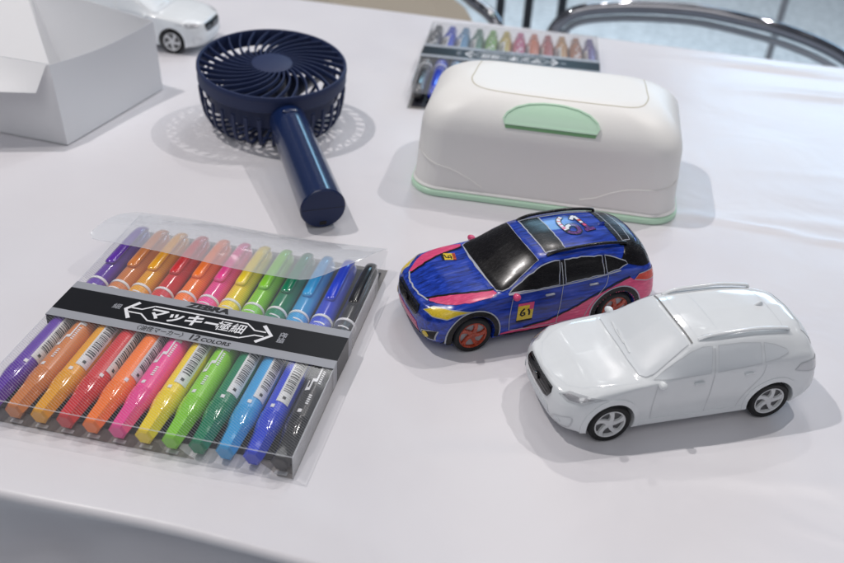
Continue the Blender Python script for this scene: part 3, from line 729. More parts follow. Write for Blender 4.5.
def marker(k, col, mats, loc, rz, label, group, twist):
    base, cap_m, body_m = col, *mats
    root = thing('marker_pen', label, 'marker pen', loc, rz, group)
    R = 7.9*MM
    # extra-fine end cap: hexagonal, narrowing to the tip
    b = bmesh.new(); rings = []
    prof = [(1.5, 4.4, 6), (2.6, 5.8, 6), (6, 6.1, 6), (21, 6.7, 6), (25, 7.2, 0), (30, 7.9, 0), (38, 8.1, 0), (38.4, 7.4, 0)]
    seg = 36
    for y, r, hx in prof:
        ring = []
        for q in range(seg):
            a = 2*PI*q/seg; rr = r
            if hx: rr = r*1.06*math.cos(PI/6)/math.cos(((a+PI/6) % (PI/3))-PI/6)
            ring.append(b.verts.new((rr*math.sin(a)*MM, y*MM, rr*math.cos(a)*MM)))
        rings.append(ring)
    for i in range(len(rings)-1):
        for q in range(seg): b.faces.new((rings[i][q], rings[i][(q+1) % seg], rings[i+1][(q+1) % seg], rings[i+1][q]))
    b.faces.new(rings[0]); bmesh.ops.recalc_face_normals(b, faces=b.faces[:])
    link('tip_cap', b, cap_m, root, sharp=24)
    barrel = link('barrel', lathe_bm([(0, 37*MM), (R*.94, 37*MM), (R*.97, 39*MM), (R, 140*MM), (R*.97, 141*MM), (0, 141*MM)], 36, 'y'), body_m, root)
    ring_ = link('ring', lathe_bm([(R*.9, 141*MM), (R*1.02, 141.2*MM), (R*1.02, 143.6*MM), (R*.9, 143.8*MM)], 36, 'y'), M['print_white'], root)
    cap = link('cap', lathe_bm([(0, 143*MM), (R*.93, 143.5*MM), (R*.95, 145*MM), (R*.90, 205*MM), (R*.86, 214*MM), (R*.66, 219*MM), (R*.3, 221*MM), (0, 221.5*MM)], 36, 'y'), cap_m, root)
    # clip: a long rounded tongue standing on the cap
    cb = tube_bm([(0, 161*MM, R-.2*MM), (0, 161.6*MM, R-.2*MM), (0, 163*MM, R-.2*MM), (0, 166*MM, R-.1*MM), (0, 185*MM, R+.1*MM), (0, 205*MM, R-.2*MM), (0, 213*MM, R-.9*MM), (0, 218*MM, R-2.2*MM), (0, 221*MM, R-4*MM), (0, 222*MM, R-6*MM)], [1.4*MM, 2.9*MM, 4.0*MM, 4.4*MM, 4.4*MM, 4.4*MM, 4.4*MM, 4.2*MM, 3.6*MM, 2.4*MM], 16, squash=(1.0, .5))
    link('clip', cb, cap_m, root, sharp=50)
    # barrel print
    t = twist
    if k % 2 == 0 or k in (3, 9):
        lb = cyl_patch(t-2, t+62, 47*MM, 122*MM, R+.08*MM, 8, 1)
        lo = link('label', lb, M['label_white'], root)
        bb = bmesh.new(); y = 57
        while y < 116:
            wd = random.choice((.5, .8, 1.2)); join(bb, cyl_patch(t+8, t+50, y*MM, (y+wd)*MM, R+.16*MM, 6, 1)); y += wd+random.choice((.6, .9, 1.3))
        join(bb, cyl_patch(t+20, t+36, 50*MM, 52.5*MM, R+.16*MM, 4, 1))
        link('barcode', bb, M['bar_black'], lo)
    else:
        # brand arrow + small print in white
        lines = [[(62, t+8), (62, t+30)]]
        bb = bmesh.new()
        for (y0, y1, a0, a1) in ((72, 88, 4, 12), (86, 89, 4, 40), (71, 74, -10, 12), (64, 74, -14, -6), (62, 65, -26, -6), (62, 72, -30, -24)):
            join(bb, cyl_patch(t+a0, t+a1, y0*MM, y1*MM, R+.1*MM, 5, 1))
        for q in range(7):
            join(bb, cyl_patch(t+18, t+30, (70+q*2)*MM, (71.1+q*2)*MM, R+.1*MM, 4, 1))
        for q in range(5): join(bb, cyl_patch(t+4, t+18, (49+q*2)*MM, (50.1+q*2)*MM, R+.1*MM, 4, 1))
        link('barrel_print', bb, M['print_white'], root)
    bb = bmesh.new(); join(bb, cyl_patch(t-14, t+4, 40.5*MM, 43.5*MM, R+.1*MM, 5, 1)); join(bb, cyl_patch(t-20, t+40, 133*MM, 134.4*MM, R+.1*MM, 8, 1))
    link('barrel_mark', bb, M['print_white'], root)
    return root

def place_pens(origin, rz, group, where):
    R_ = Matrix.Rotation(rz, 4, 'Z'); o = Vector(origin); pitch = 17.35*MM
    tw = [30, -8, 10, 40, 38, -4, 2, -6, 8, 14, -2, 0]
    for k, (nm, c) in enumerate(PENS):
        mats = (FARM if len(where) > 1 else MARK)[nm]
        p = o+R_ @ Vector((8.6*MM+pitch*k, -.5*MM, 9.2*MM))
        marker(k, c, mats, p, rz+random.uniform(-.004, .004), where[0] % nm, group, tw[k])
MARK = {}
for nm, c in PENS:
    MARK[nm] = (mat(nm.replace(' ', '_')+'_cap_plastic', c, .16, .5, coat=.5), mat(nm.replace(' ', '_')+'_barrel', tuple(min(1, x*1.05+.015) for x in c), .28, .5))
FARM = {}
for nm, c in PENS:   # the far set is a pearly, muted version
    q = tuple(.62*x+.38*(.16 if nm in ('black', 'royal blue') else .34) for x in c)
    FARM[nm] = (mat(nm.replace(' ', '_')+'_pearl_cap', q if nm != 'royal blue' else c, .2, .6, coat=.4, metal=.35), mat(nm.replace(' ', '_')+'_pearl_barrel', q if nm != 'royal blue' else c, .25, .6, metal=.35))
FILM = film('clear_sleeve_hatched', haze=.02, hatch=.17, rough=.05, bump=.06)
FILM_S = film('clear_sleeve', haze=.035, rough=.06)
FILM_FLAP = film('clear_flap', haze=.32, tint=(.96, .98, 1), rough=.09, ior=1.7, bump=.6)  # milky haze and bluish tint stand in for glare on the flap
M['tray'] = mat('black_tray_card', (.012, .013, .022), .5)
M['band_black'] = mat('band_black', (.006, .006, .008), .28, .5)
M['edge_white'] = mat('clear_edge', (.62, .66, .70), .15, .5)

def pen_case(origin, rz, label, group, closed):
    root = thing('pen_case', label, 'pen case', origin, rz, group)
    W_, D_, H_ = CASEW, CASED, CASEH
    # black backing card the pens lie on
    link('backing_card', box_bm(12*MM, W_-4*MM, 11*MM, D_-6*MM, .8*MM, 1.2*MM), M['tray'], root, smooth=False)
    # clear sleeve: four thin walls, open at the far end
    def wall(nm, q, m, sub=1):
        b = pydata(q, [tuple(range(len(q)))]); return link(nm, b, m, root, smooth=False)
    # top sheet, gently bowed
    vs = []; fs = []; n1, n2 = 24, 12
    for i in range(n1+1):
        for j in range(n2+1):
            u, v = i/n1, j/n2; z = H_+.5*MM*math.sin(PI*u)*(.4+.6*v)+.25*MM*math.sin(u*9+v*5)
            if i in (0, n1): z = H_
            vs.append((u*W_, v*D_, z))
    for i in range(n1):
        for j in range(n2): a = i*(n2+1)+j; fs.append((a, a+n2+1, a+n2+2, a+1))
    link('sleeve_top', pydata(vs, fs), FILM_GLARE if closed else FILM, root)
    wall('sleeve_side', [(0, 0, .4*MM), (0, D_, .4*MM), (0, D_, H_), (0, 0, H_)], FILM_S)
    wall('sleeve_side', [(W_, 0, .4*MM), (W_, 0, H_), (W_, .86*D_, H_), (W_, .86*D_, .4*MM)], FILM_S)
    wall('sleeve_end', [(0, 0, .4*MM), (0, 0, H_), (W_, 0, H_), (W_, 0, .4*MM)], FILM_S)
    link('sleeve_base', box_bm(0, W_, 0, D_, .15*MM, .45*MM), FILM_BASE, root, smooth=False)
    # folded edges catch the light
    for nm, a, b_ in (('sleeve_edge', (0, 0, H_), (W_, 0, H_)), ('sleeve_edge', (W_, 0, H_), (W_, .86*D_, H_)), ('sleeve_edge', (0, 0, H_), (0, D_, H_)), ('sleeve_edge', (W_, 0, .5*MM), (W_, 0, H_))):
        link(nm, tube_bm([a, b_], .28*MM, 6), FILM_EDGE, root)
    # white ticks: ribs of the inner tray at the near end
    for k in range(12):
        x = 8.6*MM+17.35*MM*k
        link('tray_rib', box_bm(x-4*MM, x+4*MM, 1*MM, 4*MM, .5*MM, 1.0*MM, .2*MM, 1), FILM_EDGE, root)
    link('side_strip', box_bm(W_-.9*MM, W_-.3*MM, 3*MM, .83*D_, 1*MM, H_-2*MM), FILM_STRIP, root, smooth=False)
    # printed band across sleeve, wraps over both sides
    y0, y1 = 84*MM, 126.5*MM
    bt = H_+.75*MM
    sl = .0   # slant
    band = link('band', box_bm(-.35*MM, W_+.35*MM, y0, y1, H_+.55*MM, bt), M['print_silver'], root, smooth=False)
    link('band_field', box_bm(-.36*MM, W_+.36*MM, y0+8.5*MM, y1-8*MM, bt-.2*MM, bt+.06*MM), M['band_black'], band, smooth=False)
    link('band_side', box_bm(W_+.02*MM, W_+.35*MM, y0+8.5*MM, y1-8*MM, 1*MM, H_+.5*MM), M['band_black'], band, smooth=False)
    link('band_side', box_bm(-.35*MM, -.02*MM, y0, y1, 1*MM, H_+.5*MM), M['band_black'], band, smooth=False)
    link('band_side_edge', box_bm(W_+.02*MM, W_+.3*MM, y0, y0+8.3*MM, 1*MM, H_+.5*MM), M['print_silver'], band, smooth=False)
    link('band_side_edge', box_bm(W_+.02*MM, W_+.3*MM, y1-7.8*MM, y1, 1*MM, H_+.5*MM), M['print_silver'], band, smooth=False)
    yc = (y0+8.5*MM+y1-8*MM)/2
    def put(nm, bm_list, m, z):
        out = bmesh.new()
        for b in bm_list:
            if isinstance(b, list):
                for q in b:
                    vs_ = [out.verts.new((p[0]*MM, p[1]*MM, 0)) for p in q]
                    try: out.faces.new(vs_)
                    except ValueError: pass
            else:
                join(out, b, Matrix.Scale(MM, 4))
        for v in out.verts: v.co.z = z
        out.normal_update()
        for f in out.faces:
            if f.normal.z < 0: f.normal_flip()
        return link(nm, out, m, band, smooth=False)
    Y = yc/MM
    def seg(pts, wd, closed=False): return strip(pts, wd, closed)
    # the logo: a long hexagonal outline with an arrow head at each end
    L_ = [(52, Y+8.2), (150, Y+8.2)]; L2 = [(60, Y-8.2), (158, Y-8.2)]
    k_ = 108/117
    pr = [seg([(49+(x-44)*k_, y) for x, y in p_], w_) for p_, w_ in (
        ([(64, Y+8.4), (139, Y+8.4), (147, Y+2.5), (156, Y+2.5)], 1.3), ([(139, Y-8.4), (66, Y-8.4), (58, Y-2.5), (47, Y-2.5)], 1.3), ([(64, Y+8.4), (56, Y+2.5), (47, Y+2.5)], 1.3),
        ([(139, Y-8.4), (149, Y-2.5), (156, Y-2.5)], 1.3), ([(51, Y+9.5), (44, Y), (51, Y-9.5)], 2.8), ([(152, Y+9.5), (161, Y), (152, Y-9.5)], 2.8))]
    put('band_logo', pr, M['print_white'], bt+.12*MM)
    put('band_lettering', [text_bm('マッキー', 13.5, (92, Y), 0, .25, .42, 'CENTER', 1.02), text_bm('極細', 11.5, (127, Y), 0, .1, .12, 'CENTER', .92)], M['print_white'], bt+.14*MM)
    put('band_small_print', [text_bm('細', 6.5, (42, Y+.5), 0, 0, .05)], M['print_silver'], bt+.13*MM)
    put('band_small_print', [text_bm('極細', 5.6, (164.5, Y), -PI/2, 0, .1, 'CENTER', 1.05)], M['print_silver'], bt+.13*MM)
    put('maker_name', [text_bm('ZEBRA', 7.6, (103.5, y1/MM-3.9), 0, .12, .5, 'CENTER', 1.35)], M['bar_black'], bt+.03*MM)
    put('band_caption', [text_bm('〈油性マーカー〉', 6.0, (83, y0/MM+4.3), 0, .1, .12, 'CENTER', .82), text_bm('12', 8.0, (108, y0/MM+4.5), 0, .1, .3, 'CENTER', 1.0), text_bm('COLORS', 5.4, (123.5, y0/MM+4.0), 0, .1, .2, 'CENTER', 1.0)], M['bar_black'], bt+.03*MM)
    band.rotation_euler = (0, 0, -.018); pv = Vector((W_, 105*MM, 0)); band.location = pv-Matrix.Rotation(-.018, 3, 'Z') @ pv
    return root
FILM_EDGE = film('clear_fold_edge', haze=.45, rough=.1)
FILM_BASE = film('clear_base', tint=(.66, .63, .60), haze=.12, rough=.35)
FILM_STRIP = film('milky_side_strip', haze=.2, rough=.15, bump=.3)
FILM_GLARE = film('glare_haze_sleeve', haze=.10, hatch=.08, rough=.06, bump=.05)  # extra haze stands in for the pale reflection on the far case

def flap(root_inv, parent):
    """the opened lid flap of the near case: a curling clear sheet rising from the far end"""
    hl, hr = Vector((-.2382, .6719, .018)), Vector((-.0292, .6371, .018))
    nl, nr = Vector((-.2617, .6164, .025)), Vector((-.0633, .5723, .025))
    vs = []; fs = []; n1, n2 = 30, 10
    for i in range(n1+1):
        for j in range(n2+1):
            u, v = i/n1, j/n2
            a = hl.lerp(hr, u); b = nl.lerp(nr, u)
            # rounded corners of the free edge
            c = 0
            if u > .86: c = ((u-.86)/.14)**2.2*.55
            if u < .05: c = ((.05-u)/.05)**2*.12
            t = v*(1-c)
            p = a.lerp(b, t); p.z += .006*math.sin(PI*t)*1.0+.0015*math.sin(u*7)
            vs.append(root_inv @ p)
    for i in range(n1):
        for j in range(n2): q = i*(n2+1)+j; fs.append((q, q+1, q+n2+2, q+n2+1))
    b = pydata(vs, fs)
    link('lid_flap', b, FILM_FLAP, parent)
    edge = [vs[i*(n2+1)+n2] for i in range(n1+1)]+[vs[n1*(n2+1)+j] for j in range(n2, -1, -1)]
    link('lid_flap_edge', tube_bm(edge, .22*MM, 6), FILM_EDGE, parent)
    # standing end wall, and the small side tab at the right
    q = [root_inv @ p for p in (Vector((-.2335, .6715, .001)), Vector((-.0300, .6350, .001)), hr, hl)]
    link('lid_wall', pydata(q, [(0, 1, 2, 3)]), FILM_S, parent, smooth=False)

# ------------------------------------------------------------------ hand fan
def fan():
    tilt = math.radians(6.15)
    hd = Vector((73, -197, 0)).normalized(); az = math.atan2(hd.y, hd.x)
    # local frame: +x towards the handle, z up through the face; head centre at axis height
    root = thing('hand_fan', 'navy blue round handheld fan lying face up with its handle toward the viewer', 'fan', (-.1618, .8963, .0455))
    root.rotation_euler = (Matrix.Rotation(az, 3, 'Z') @ Matrix.Rotation(tilt, 3, 'Y')).to_euler()
    R = 73.5*MM; T_ = 22*MM
    rim = link('rim', lathe_bm([(R-3.2*MM, T_-1.5*MM), (R-2.2*MM, T_), (R-.8*MM, T_), (R, T_-1*MM), (R+.3*MM, T_-5*MM), (R-.3*MM, T_-5.4*MM), (R-.1*MM, T_-15.5*MM), (R-1.5*MM, T_-17*MM), (R-3.2*MM, T_-17*MM)], 120, 'z', True), M['navy_matt'], root, sharp=35)
    # face grille: centre disc and curved blades-like bars
    disc = link('centre_disc', lathe_bm([(0, T_-.2*MM), (17*MM, T_-.4*MM), (20*MM, T_-1.2*MM), (20.5*MM, T_-3.5*MM), (0, T_-3.5*MM)], 60), M['navy_matt'], root)
    gb = bmesh.new(); nb = 30
    def bar(bm, a0, pts, wd, ht):
        n = len(pts); L = []
        for i, (r, a, z) in enumerate(pts):
            aa = a0+a; c = Vector((r*math.cos(aa), r*math.sin(aa), z)); L.append(c)
        for i in range(n-1): pass
        rings = []
        for i in range(n):
            t = (L[min(i+1, n-1)]-L[max(i-1, 0)]).normalized()
            s = Vector((0, 0, 1)).cross(t)
            if s.length < 1e-4: s = Vector((-math.sin(a0), math.cos(a0), 0))
            s.normalize(); u = t.cross(s)
            rings.append([bm.verts.new(L[i]+s*wd*x+u*ht*y) for x, y in ((-1, -1), (1, -1), (1, .7), (.6, 1), (-.6, 1), (-1, .7))])
        for i in range(n-1):
            for k in range(6): bm.faces.new((rings[i][k], rings[i][(k+1) % 6], rings[i+1][(k+1) % 6], rings[i+1][k]))
        bm.faces.new(rings[0]); bm.faces.new(rings[-1][::-1])
    for k in range(nb):
        pts = []
        for i in range(13):
            t = i/12; r = (18+54.5*t)*MM; a = -1.05*(t**1.0)*(1-.28*t)-.0
            pts.append((r, a*1.05, T_-(2.9+.5*math.sin(PI*t))*MM))
        bar(gb, 2*PI*k/nb, pts, .85*MM, 2.1*MM)
    bmesh.ops.recalc_face_normals(gb, faces=gb.faces[:])
    link('face_grille', gb, M['navy_matt'], root, sharp=30)
    # basket behind: upright ribs curving in to the back plate
    bb = bmesh.new()
    for k in range(34):
        pts = [(R-2.2*MM, 0, -1*MM), (R-1.6*MM, 0, T_-24*MM), (R-3.0*MM, 0, -18*MM), (R-6*MM, 0, -29*MM), (R-12*MM, .0, -36*MM), (R-22*MM, .0, -38.5*MM), (R-38*MM, .04, -39*MM), (18*MM, .10, -39*MM)]
        bar(bb, 2*PI*k/34, smooth_path(pts, 3), 1.7*MM, 1.1*MM)
    bmesh.ops.recalc_face_normals(bb, faces=bb.faces[:])
    link('back_grille', bb, M['navy_matt'], root, sharp=30)
    link('back_ring', lathe_bm([(44*MM, -37.6*MM), (46*MM, -37.6*MM), (46*MM, -39.8*MM), (44*MM, -39.8*MM)], 80, 'z', True), M['navy_matt'], root)
    link('back_plate', lathe_bm([(0, -30*MM), (20*MM, -30*MM), (20*MM, -39.8*MM), (0, -39.8*MM)], 48), M['navy_matt'], root)
    link('dark_filler_ring', lathe_bm([(61*MM, -17*MM), (62*MM, 2*MM), (63.5*MM, 2*MM), (62.5*MM, -17*MM)], 90, 'z', True), M['navy_matt'], root)  # added ring, closes see-through gaps so the basket looks dark inside
    # impeller
    imp = link('impeller', lathe_bm([(0, 12*MM), (12*MM, 12*MM), (15*MM, 9*MM), (15*MM, -24*MM), (0, -24*MM)], 48), M['impeller'], root)
    for q in range(5):
        vs = []; fs = []
        for i in range(9):
            for j in range(9):
                t, s = i/8, j/8; r = (14+(51-14)*t)*MM; wdt = (.50+.14*math.sin(PI*t*.8)); a = 2*PI*q/5+(s-.5)*wdt+.35*t
                vs.append((r*math.cos(a), r*math.sin(a), (11-34*s)*MM*(1-.35*t)))
        for i in range(8):
            for j in range(8): v0 = i*9+j; fs.append((v0, v0+9, v0+10, v0+1))
        b = pydata(vs, fs); r = bmesh.ops.extrude_face_region(b, geom=b.faces[:])
        for v in [g for g in r['geom'] if isinstance(g, bmesh.types.BMVert)]: v.co.z += .9*MM
        bmesh.ops.recalc_face_normals(b, faces=b.faces[:])
        link('impeller_blade', b, M['impeller'], imp)
    # handle along +x; its axis at z = 0, radius growing to 19.5
    x0, x1 = 65*MM, 218*MM
    prof = [(13.5*MM, x0), (16.2*MM, x0+3*MM), (17.8*MM, x0+8*MM), (18.3*MM, x0+30*MM), (19.6*MM, x1-2*MM), (19.7*MM, x1-1.2*MM), (19.3*MM, x1-.3*MM), (18.9*MM, x1)]
    hb = bmesh.new(); rings = []; zz = -2.6*MM
    for r, x in prof:
        rings.append([hb.verts.new((x, r*math.cos(2*PI*k/64), r*math.sin(2*PI*k/64)+zz)) for k in range(64)])
    for i in range(len(rings)-1):
        for k in range(64): hb.faces.new((rings[i][k], rings[i][(k+1) % 64], rings[i+1][(k+1) % 64], rings[i+1][k]))
    hb.faces.new(rings[0]); bmesh.ops.recalc_face_normals(hb, faces=hb.faces[:])
    h = link('handle', hb, M['navy_gloss'], root, sharp=30)
    b = lathe_bm([(0, 0), (18.8*MM, 0), (18.8*MM, .5*MM), (18.2*MM, 1.0*MM), (0, 1.0*MM)], 64)
    for v in b.verts: v.co = Vector((x1-.3*MM+v.co.z, v.co.x, v.co.y+zz))
    ec = link('end_cap', b, M['navy_matt'], h, sharp=30)
    b = box_bm(x1+.6*MM, x1+.85*MM, -18*MM, 18*MM, -1.0*MM+zz+1.2*MM, -.6*MM+zz+1.2*MM)
    link('end_seam', b, M['tray'], ec, smooth=False)
    b = box_bm(x1+.5*MM, x1+.95*MM, -3*MM, 3*MM, -16*MM+zz, -12.2*MM+zz, .3*MM)
    link('charging_slot', b, M['gloss_black'], ec, smooth=False)
    b = bmesh.new(); bmesh.ops.create_icosphere(b, subdivisions=3, radius=1)
    for v in b.verts: v.co = Vector((v.co.x*3.6*MM, v.co.y*7.5*MM, v.co.z*1.8*MM))
    o = link('power_button', b, M['navy_gloss'], h); o.location = (x0+20*MM, 0, 17.9*MM+zz)
    # collar that joins handle and rim, below the rim
    b = box_bm(x0-10*MM, x0+4*MM, -13*MM, 13*MM, -16*MM, 8*MM, 3*MM, 3); link('neck', b, M['navy_matt'], root)
M['impeller'] = mat('smoky_navy_plastic', (.03, .04, .075), .25)

# ------------------------------------------------------------------ wipes box
def wipes_box():
    root = thing('wipes_box', 'ivory loaf-shaped wipes dispenser with mint green base and latch', 'wipes box', (.1120, .8200, 0), math.radians(-8.5))
    A, B, H = 119*MM, 70*MM, 94*MM; z0 = 6*MM
    def outline(a, b, r, n=96):
        # rounded rectangle
        pts = []
        for cx, cy, t0 in ((a-r, b-r, 0), (-(a-r), b-r, 90), (-(a-r), -(b-r), 180), (a-r, -(b-r), 270)):
            for k in range(n//4): t = math.radians(t0+90*k/(n//4-1)); pts.append((cx+r*math.cos(t), cy+r*math.sin(t)))
        return pts
    def shell(a, b, r, zs, top_round, H_, taper):
        bm = bmesh.new(); rings = []
        lev = []
        n = 40
        for k in range(n+1):
            t = k/n
            if t < .4: z = z0+(H_-z0-top_round)*t/.4; ins = taper*(z-z0)
            else:
                ph = (t-.4)/.6*PI/2; e = 1
                z = H_-top_round+top_round*math.sin(ph)**e; ins = taper*(z-z0)+top_round*1.15*(1-math.cos(ph))
            lev.append((z, ins))
        for z, ins in lev:
            q = outline(a-ins*.98, b-ins*1.0, min(r+ins*.32, (b-ins)*.93)); 
            rings.append([bm.verts.new((x, y, z)) for x, y in q])
        m = len(rings[0])
        for i in range(len(rings)-1):
            for k in range(m): bm.faces.new((rings[i][k], rings[i][(k+1) % m], rings[i+1][(k+1) % m], rings[i+1][k]))
        # crown: converge to the centre, slightly domed
        last = rings[-1]; z = lev[-1][0]; a_, b_ = a-lev[-1][1], b-lev[-1][1]
        prev = last
        for s in (.93, .8, .65, .5, .35, .2):
            ring = [bm.verts.new((v.co.x*s, v.co.y*s, z+.5*MM*(1-(v.co.x*s/a_)**4)*(1-(v.co.y*s/b_)**2))) for v in last]
            for k in range(m): bm.faces.new((prev[k], prev[(k+1) % m], ring[(k+1) % m], ring[k]))
            prev = ring
        c = bm.verts.new((0, 0, z+.5*MM))
        for k in range(m): bm.faces.new((prev[k], prev[(k+1) % m], c))
        bmesh.ops.remove_doubles(bm, verts=bm.verts[:], dist=1e-6)
        bmesh.ops.recalc_face_normals(bm, faces=bm.faces[:]); return bm
    sh = shell(A, B, 26*MM, None, 34*MM, H, .055)
    S = Surf(sh)
    cov = link('cover', sh, M['cream'], root, sharp=60)
    # green foot rim with a real step
    bm = bmesh.new(); rings = []
    for z, g in ((.3, 2.0), (1.0, 3.0), (3.6, 3.1), (5.2, 2.8), (6.0, 1.8), (6.6, -1.5)):
        rings.append([bm.verts.new((x, y, z*MM)) for x, y in outline(A+g*MM, B+g*MM, 28*MM)])
    m = len(rings[0])
    for i in range(len(rings)-1):
        for k in range(m): bm.faces.new((rings[i][k], rings[i][(k+1) % m], rings[i+1][(k+1) % m], rings[i+1][k]))
    bm.faces.new(rings[0]); bmesh.ops.recalc_face_normals(bm, faces=bm.faces[:])
    link('base_rim', bm, M['mint'], root, sharp=50)
    bm = bmesh.new(); rings = []
    for z, g in ((6.2, .6), (7.2, 1.7), (8.2, 1.3), (9.2, .2)):
        rings.append([bm.verts.new((x, y, z*MM)) for x, y in outline(A+g*MM, B+g*MM, 27*MM)])
    for i in range(len(rings)-1):
        for k in range(m): bm.faces.new((rings[i][k], rings[i][(k+1) % m], rings[i+1][(k+1) % m], rings[i+1][k]))
    bmesh.ops.recalc_face_normals(bm, faces=bm.faces[:])
    link('cover_lip', bm, M['cream'], cov, sharp=60)
    # flip lid seam
    top = (Vector((0, 0, .3)), (MM, 0, 0), (0, MM, 0), (0, 0, -1))
    seam = [(-74, 40), (-76, 0), (-77, -12), (-74, -24), (-64, -33), (-50, -36), (0, -37.5), (56, -37), (70, -34), (78, -26), (81, -12), (80, 0), (78, 40)]
    link('lid_seam', S.lay(strip(smooth_path(seam, 6), 1.1), top, .12*MM, 6), M['cream_gap'], cov)
    # latch: half-moon dished button on the front shoulder
    d = Vector((0, .80, -.60)).normalized(); ey = Vector((0, .60, .80))
    # local outline in mm around the latch centre
    fr_ = (Vector((-.0, -50*MM, 74*MM))+ey*5.5*MM-d*.15, (MM, 0, 0), ey*MM, d)
    half = [(-45, -12), (-46.5, -7), (-44, -1), (-36, 6), (-24, 11), (-10, 13.5), (0, 14), (10, 13.5), (24, 11), (36, 6), (44, -1), (46.5, -7), (45, -12)]
    cx = 0
    half = [(x*.89+cx, (y+12)*.85-12) for x, y in half]
    lo = link('latch', S.lay([half], fr_, 1.6*MM, 4, 3*MM), M['mint'], root, sharp=30)
    inner = [((x-cx)*.93+cx, (y+1)*.82-1+.6) for x, y in half]
    link('latch_rim', S.lay(strip(half, 1.5, True), fr_, 2.3*MM, 3, 1.5*MM), M['mint'], lo, sharp=30)
    link('latch_lip', S.lay([[(-39+cx, -15.5), (39+cx, -15.5), (40+cx, -12.2), (-40+cx, -12.2)]], fr_, .5*MM, 4, 1*MM), M['mint_dark'], lo, sharp=30)
    # embossed swoosh lines on front corners
    fz = (Vector((0, -.3, 0)), (MM, 0, 0), (0, 0, MM), (0, 1, 0))
    for pts in ([(-117, 40), (-108, 34), (-95, 30), (-82, 27), (-68, 21), (-54, 13)], [(34, 14), (48, 18), (62, 25), (78, 30), (95, 31.5), (108, 33), (117, 38)]):
        link('embossed_line', S.lay(strip(smooth_path(pts, 6), 1.5), fz, .8*MM, 4, .9*MM), M['cream'], cov, sharp=30)

# ------------------------------------------------------------------ folded paper carton
def carton():
    root = thing('paper_carton', 'open white folded paper carton with flaps, in front of the half-hidden car', 'carton', (-.40, .86, 0))
    o = Vector((-.40, .86, 0))
    Nn, Rr, Ll = Vector((-.3472, .8176, .001)), Vector((-.294, .964, .001)), Vector((-.4646, .8485, .001))
    Bb = Ll+(Rr-Nn)
    tN, tR = Vector((-.3581, .8324, .075)), Vector((-.2978, .9677, .075))
    tB = Vector((-.46, 1.045, .085)); tL = Vector((-.4890, .862, .076))
    def sheet(nm, a, b, c, d, sag=0, bow=0, n=10):
        """a-b bottom, d-c top; thin card"""
        vs = []; fs = []; nr = (b-a).cross(d-a).normalized()
        for i in range(n+1):
            for j in range(n+1):
                u, v = i/n, j/n; p = a.lerp(b, u).lerp(d.lerp(c, u), v)
                p.z -= sag*math.sin(PI*u)*v; p += nr*bow*math.sin(PI*u)*math.sin(PI*min(1, v*.9)); vs.append(p-o)
        for i in range(n):
            for j in range(n): q = i*(n+1)+j; fs.append((q, q+n+1, q+n+2, q+1))
        bm = pydata(vs, fs); r = bmesh.ops.extrude_face_region(bm, geom=bm.faces[:])
        bm.normal_update()
        for v in [g for g in r['geom'] if isinstance(g, bmesh.types.BMVert)]: v.co -= nr*.5*MM
        bmesh.ops.recalc_face_normals(bm, faces=bm.faces[:])
        return link(nm, bm, M['paper'], root, sharp=40)
    sheet('side_panel', Nn, Rr, tR, tN, .005, -.003)
    sheet('back_panel', Rr, Bb, tB, tR, .0, -.002)
    sheet('side_panel', Bb, Ll, tL, tB)
    sheet('front_panel', Ll, Nn, tN, tL, 0, .002)
    sheet('base_panel', Ll+Vector((0, 0, .001)), Nn+Vector((0, 0, .001)), Rr+Vector((0, 0, .001)), Bb+Vector((0, 0, .001)))
    # tall flap leaning back from the front panel
    f0 = tN+Vector((.0, .001, .0005)); f1 = tL+Vector((0, .001, .0005))
    sheet('upright_flap', f1, f0, Vector((-.3995, .9066, .110)), Vector((-.52, .935, .112)))
    # tongue folded down over the front
    sheet('folded_tongue', Vector((-.44, .8005, .058)), Vector((-.3656, .8105, .056)), tN+Vector((-.002, -.0015, .001)), Vector((-.445, .848, .079)), 0, -.002)

# ------------------------------------------------------------------ chairs beyond the table
def chair(label, tube, pad, loc_legs, pad_m, grp, dark=False):
    root = thing('chair', label, 'chair', (tube[len(tube)//2][0]*MM, tube[len(tube)//2][1]*MM, -.9), 0, grp)
    o = Vector(root.location)
    pth = [Vector(p)*MM-o for p in smooth_path(tube, 8)]
    link('back_tube', tube_bm(pth, 9.5*MM, 16), M['chrome_dark'] if dark else M['chrome'], root)
    if pad:
        n = len(pad)//2
        vs = [Vector(p)*MM-o for p in pad]
        b = pydata(vs, [tuple(range(len(vs)))])
        bmesh.ops.triangulate(b, faces=b.faces[:])
        r = bmesh.ops.extrude_face_region(b, geom=b.faces[:])
        for v in [g for g in r['geom'] if isinstance(g, bmesh.types.BMVert)]: v.co += Vector((0, .03, -.012))
        bmesh.ops.recalc_face_normals(b, faces=b.faces[:])
        link('backrest_pad', b, pad_m, root, smooth=False)
    for p, q in loc_legs:
        link('leg', tube_bm([Vector(p)*MM-o, Vector(q)*MM-o], 10*MM, 12), M['chrome'], root)
    return root
M['chrome_dark'] = mat('polished_steel', (.28, .28, .30), .05, metal=1)

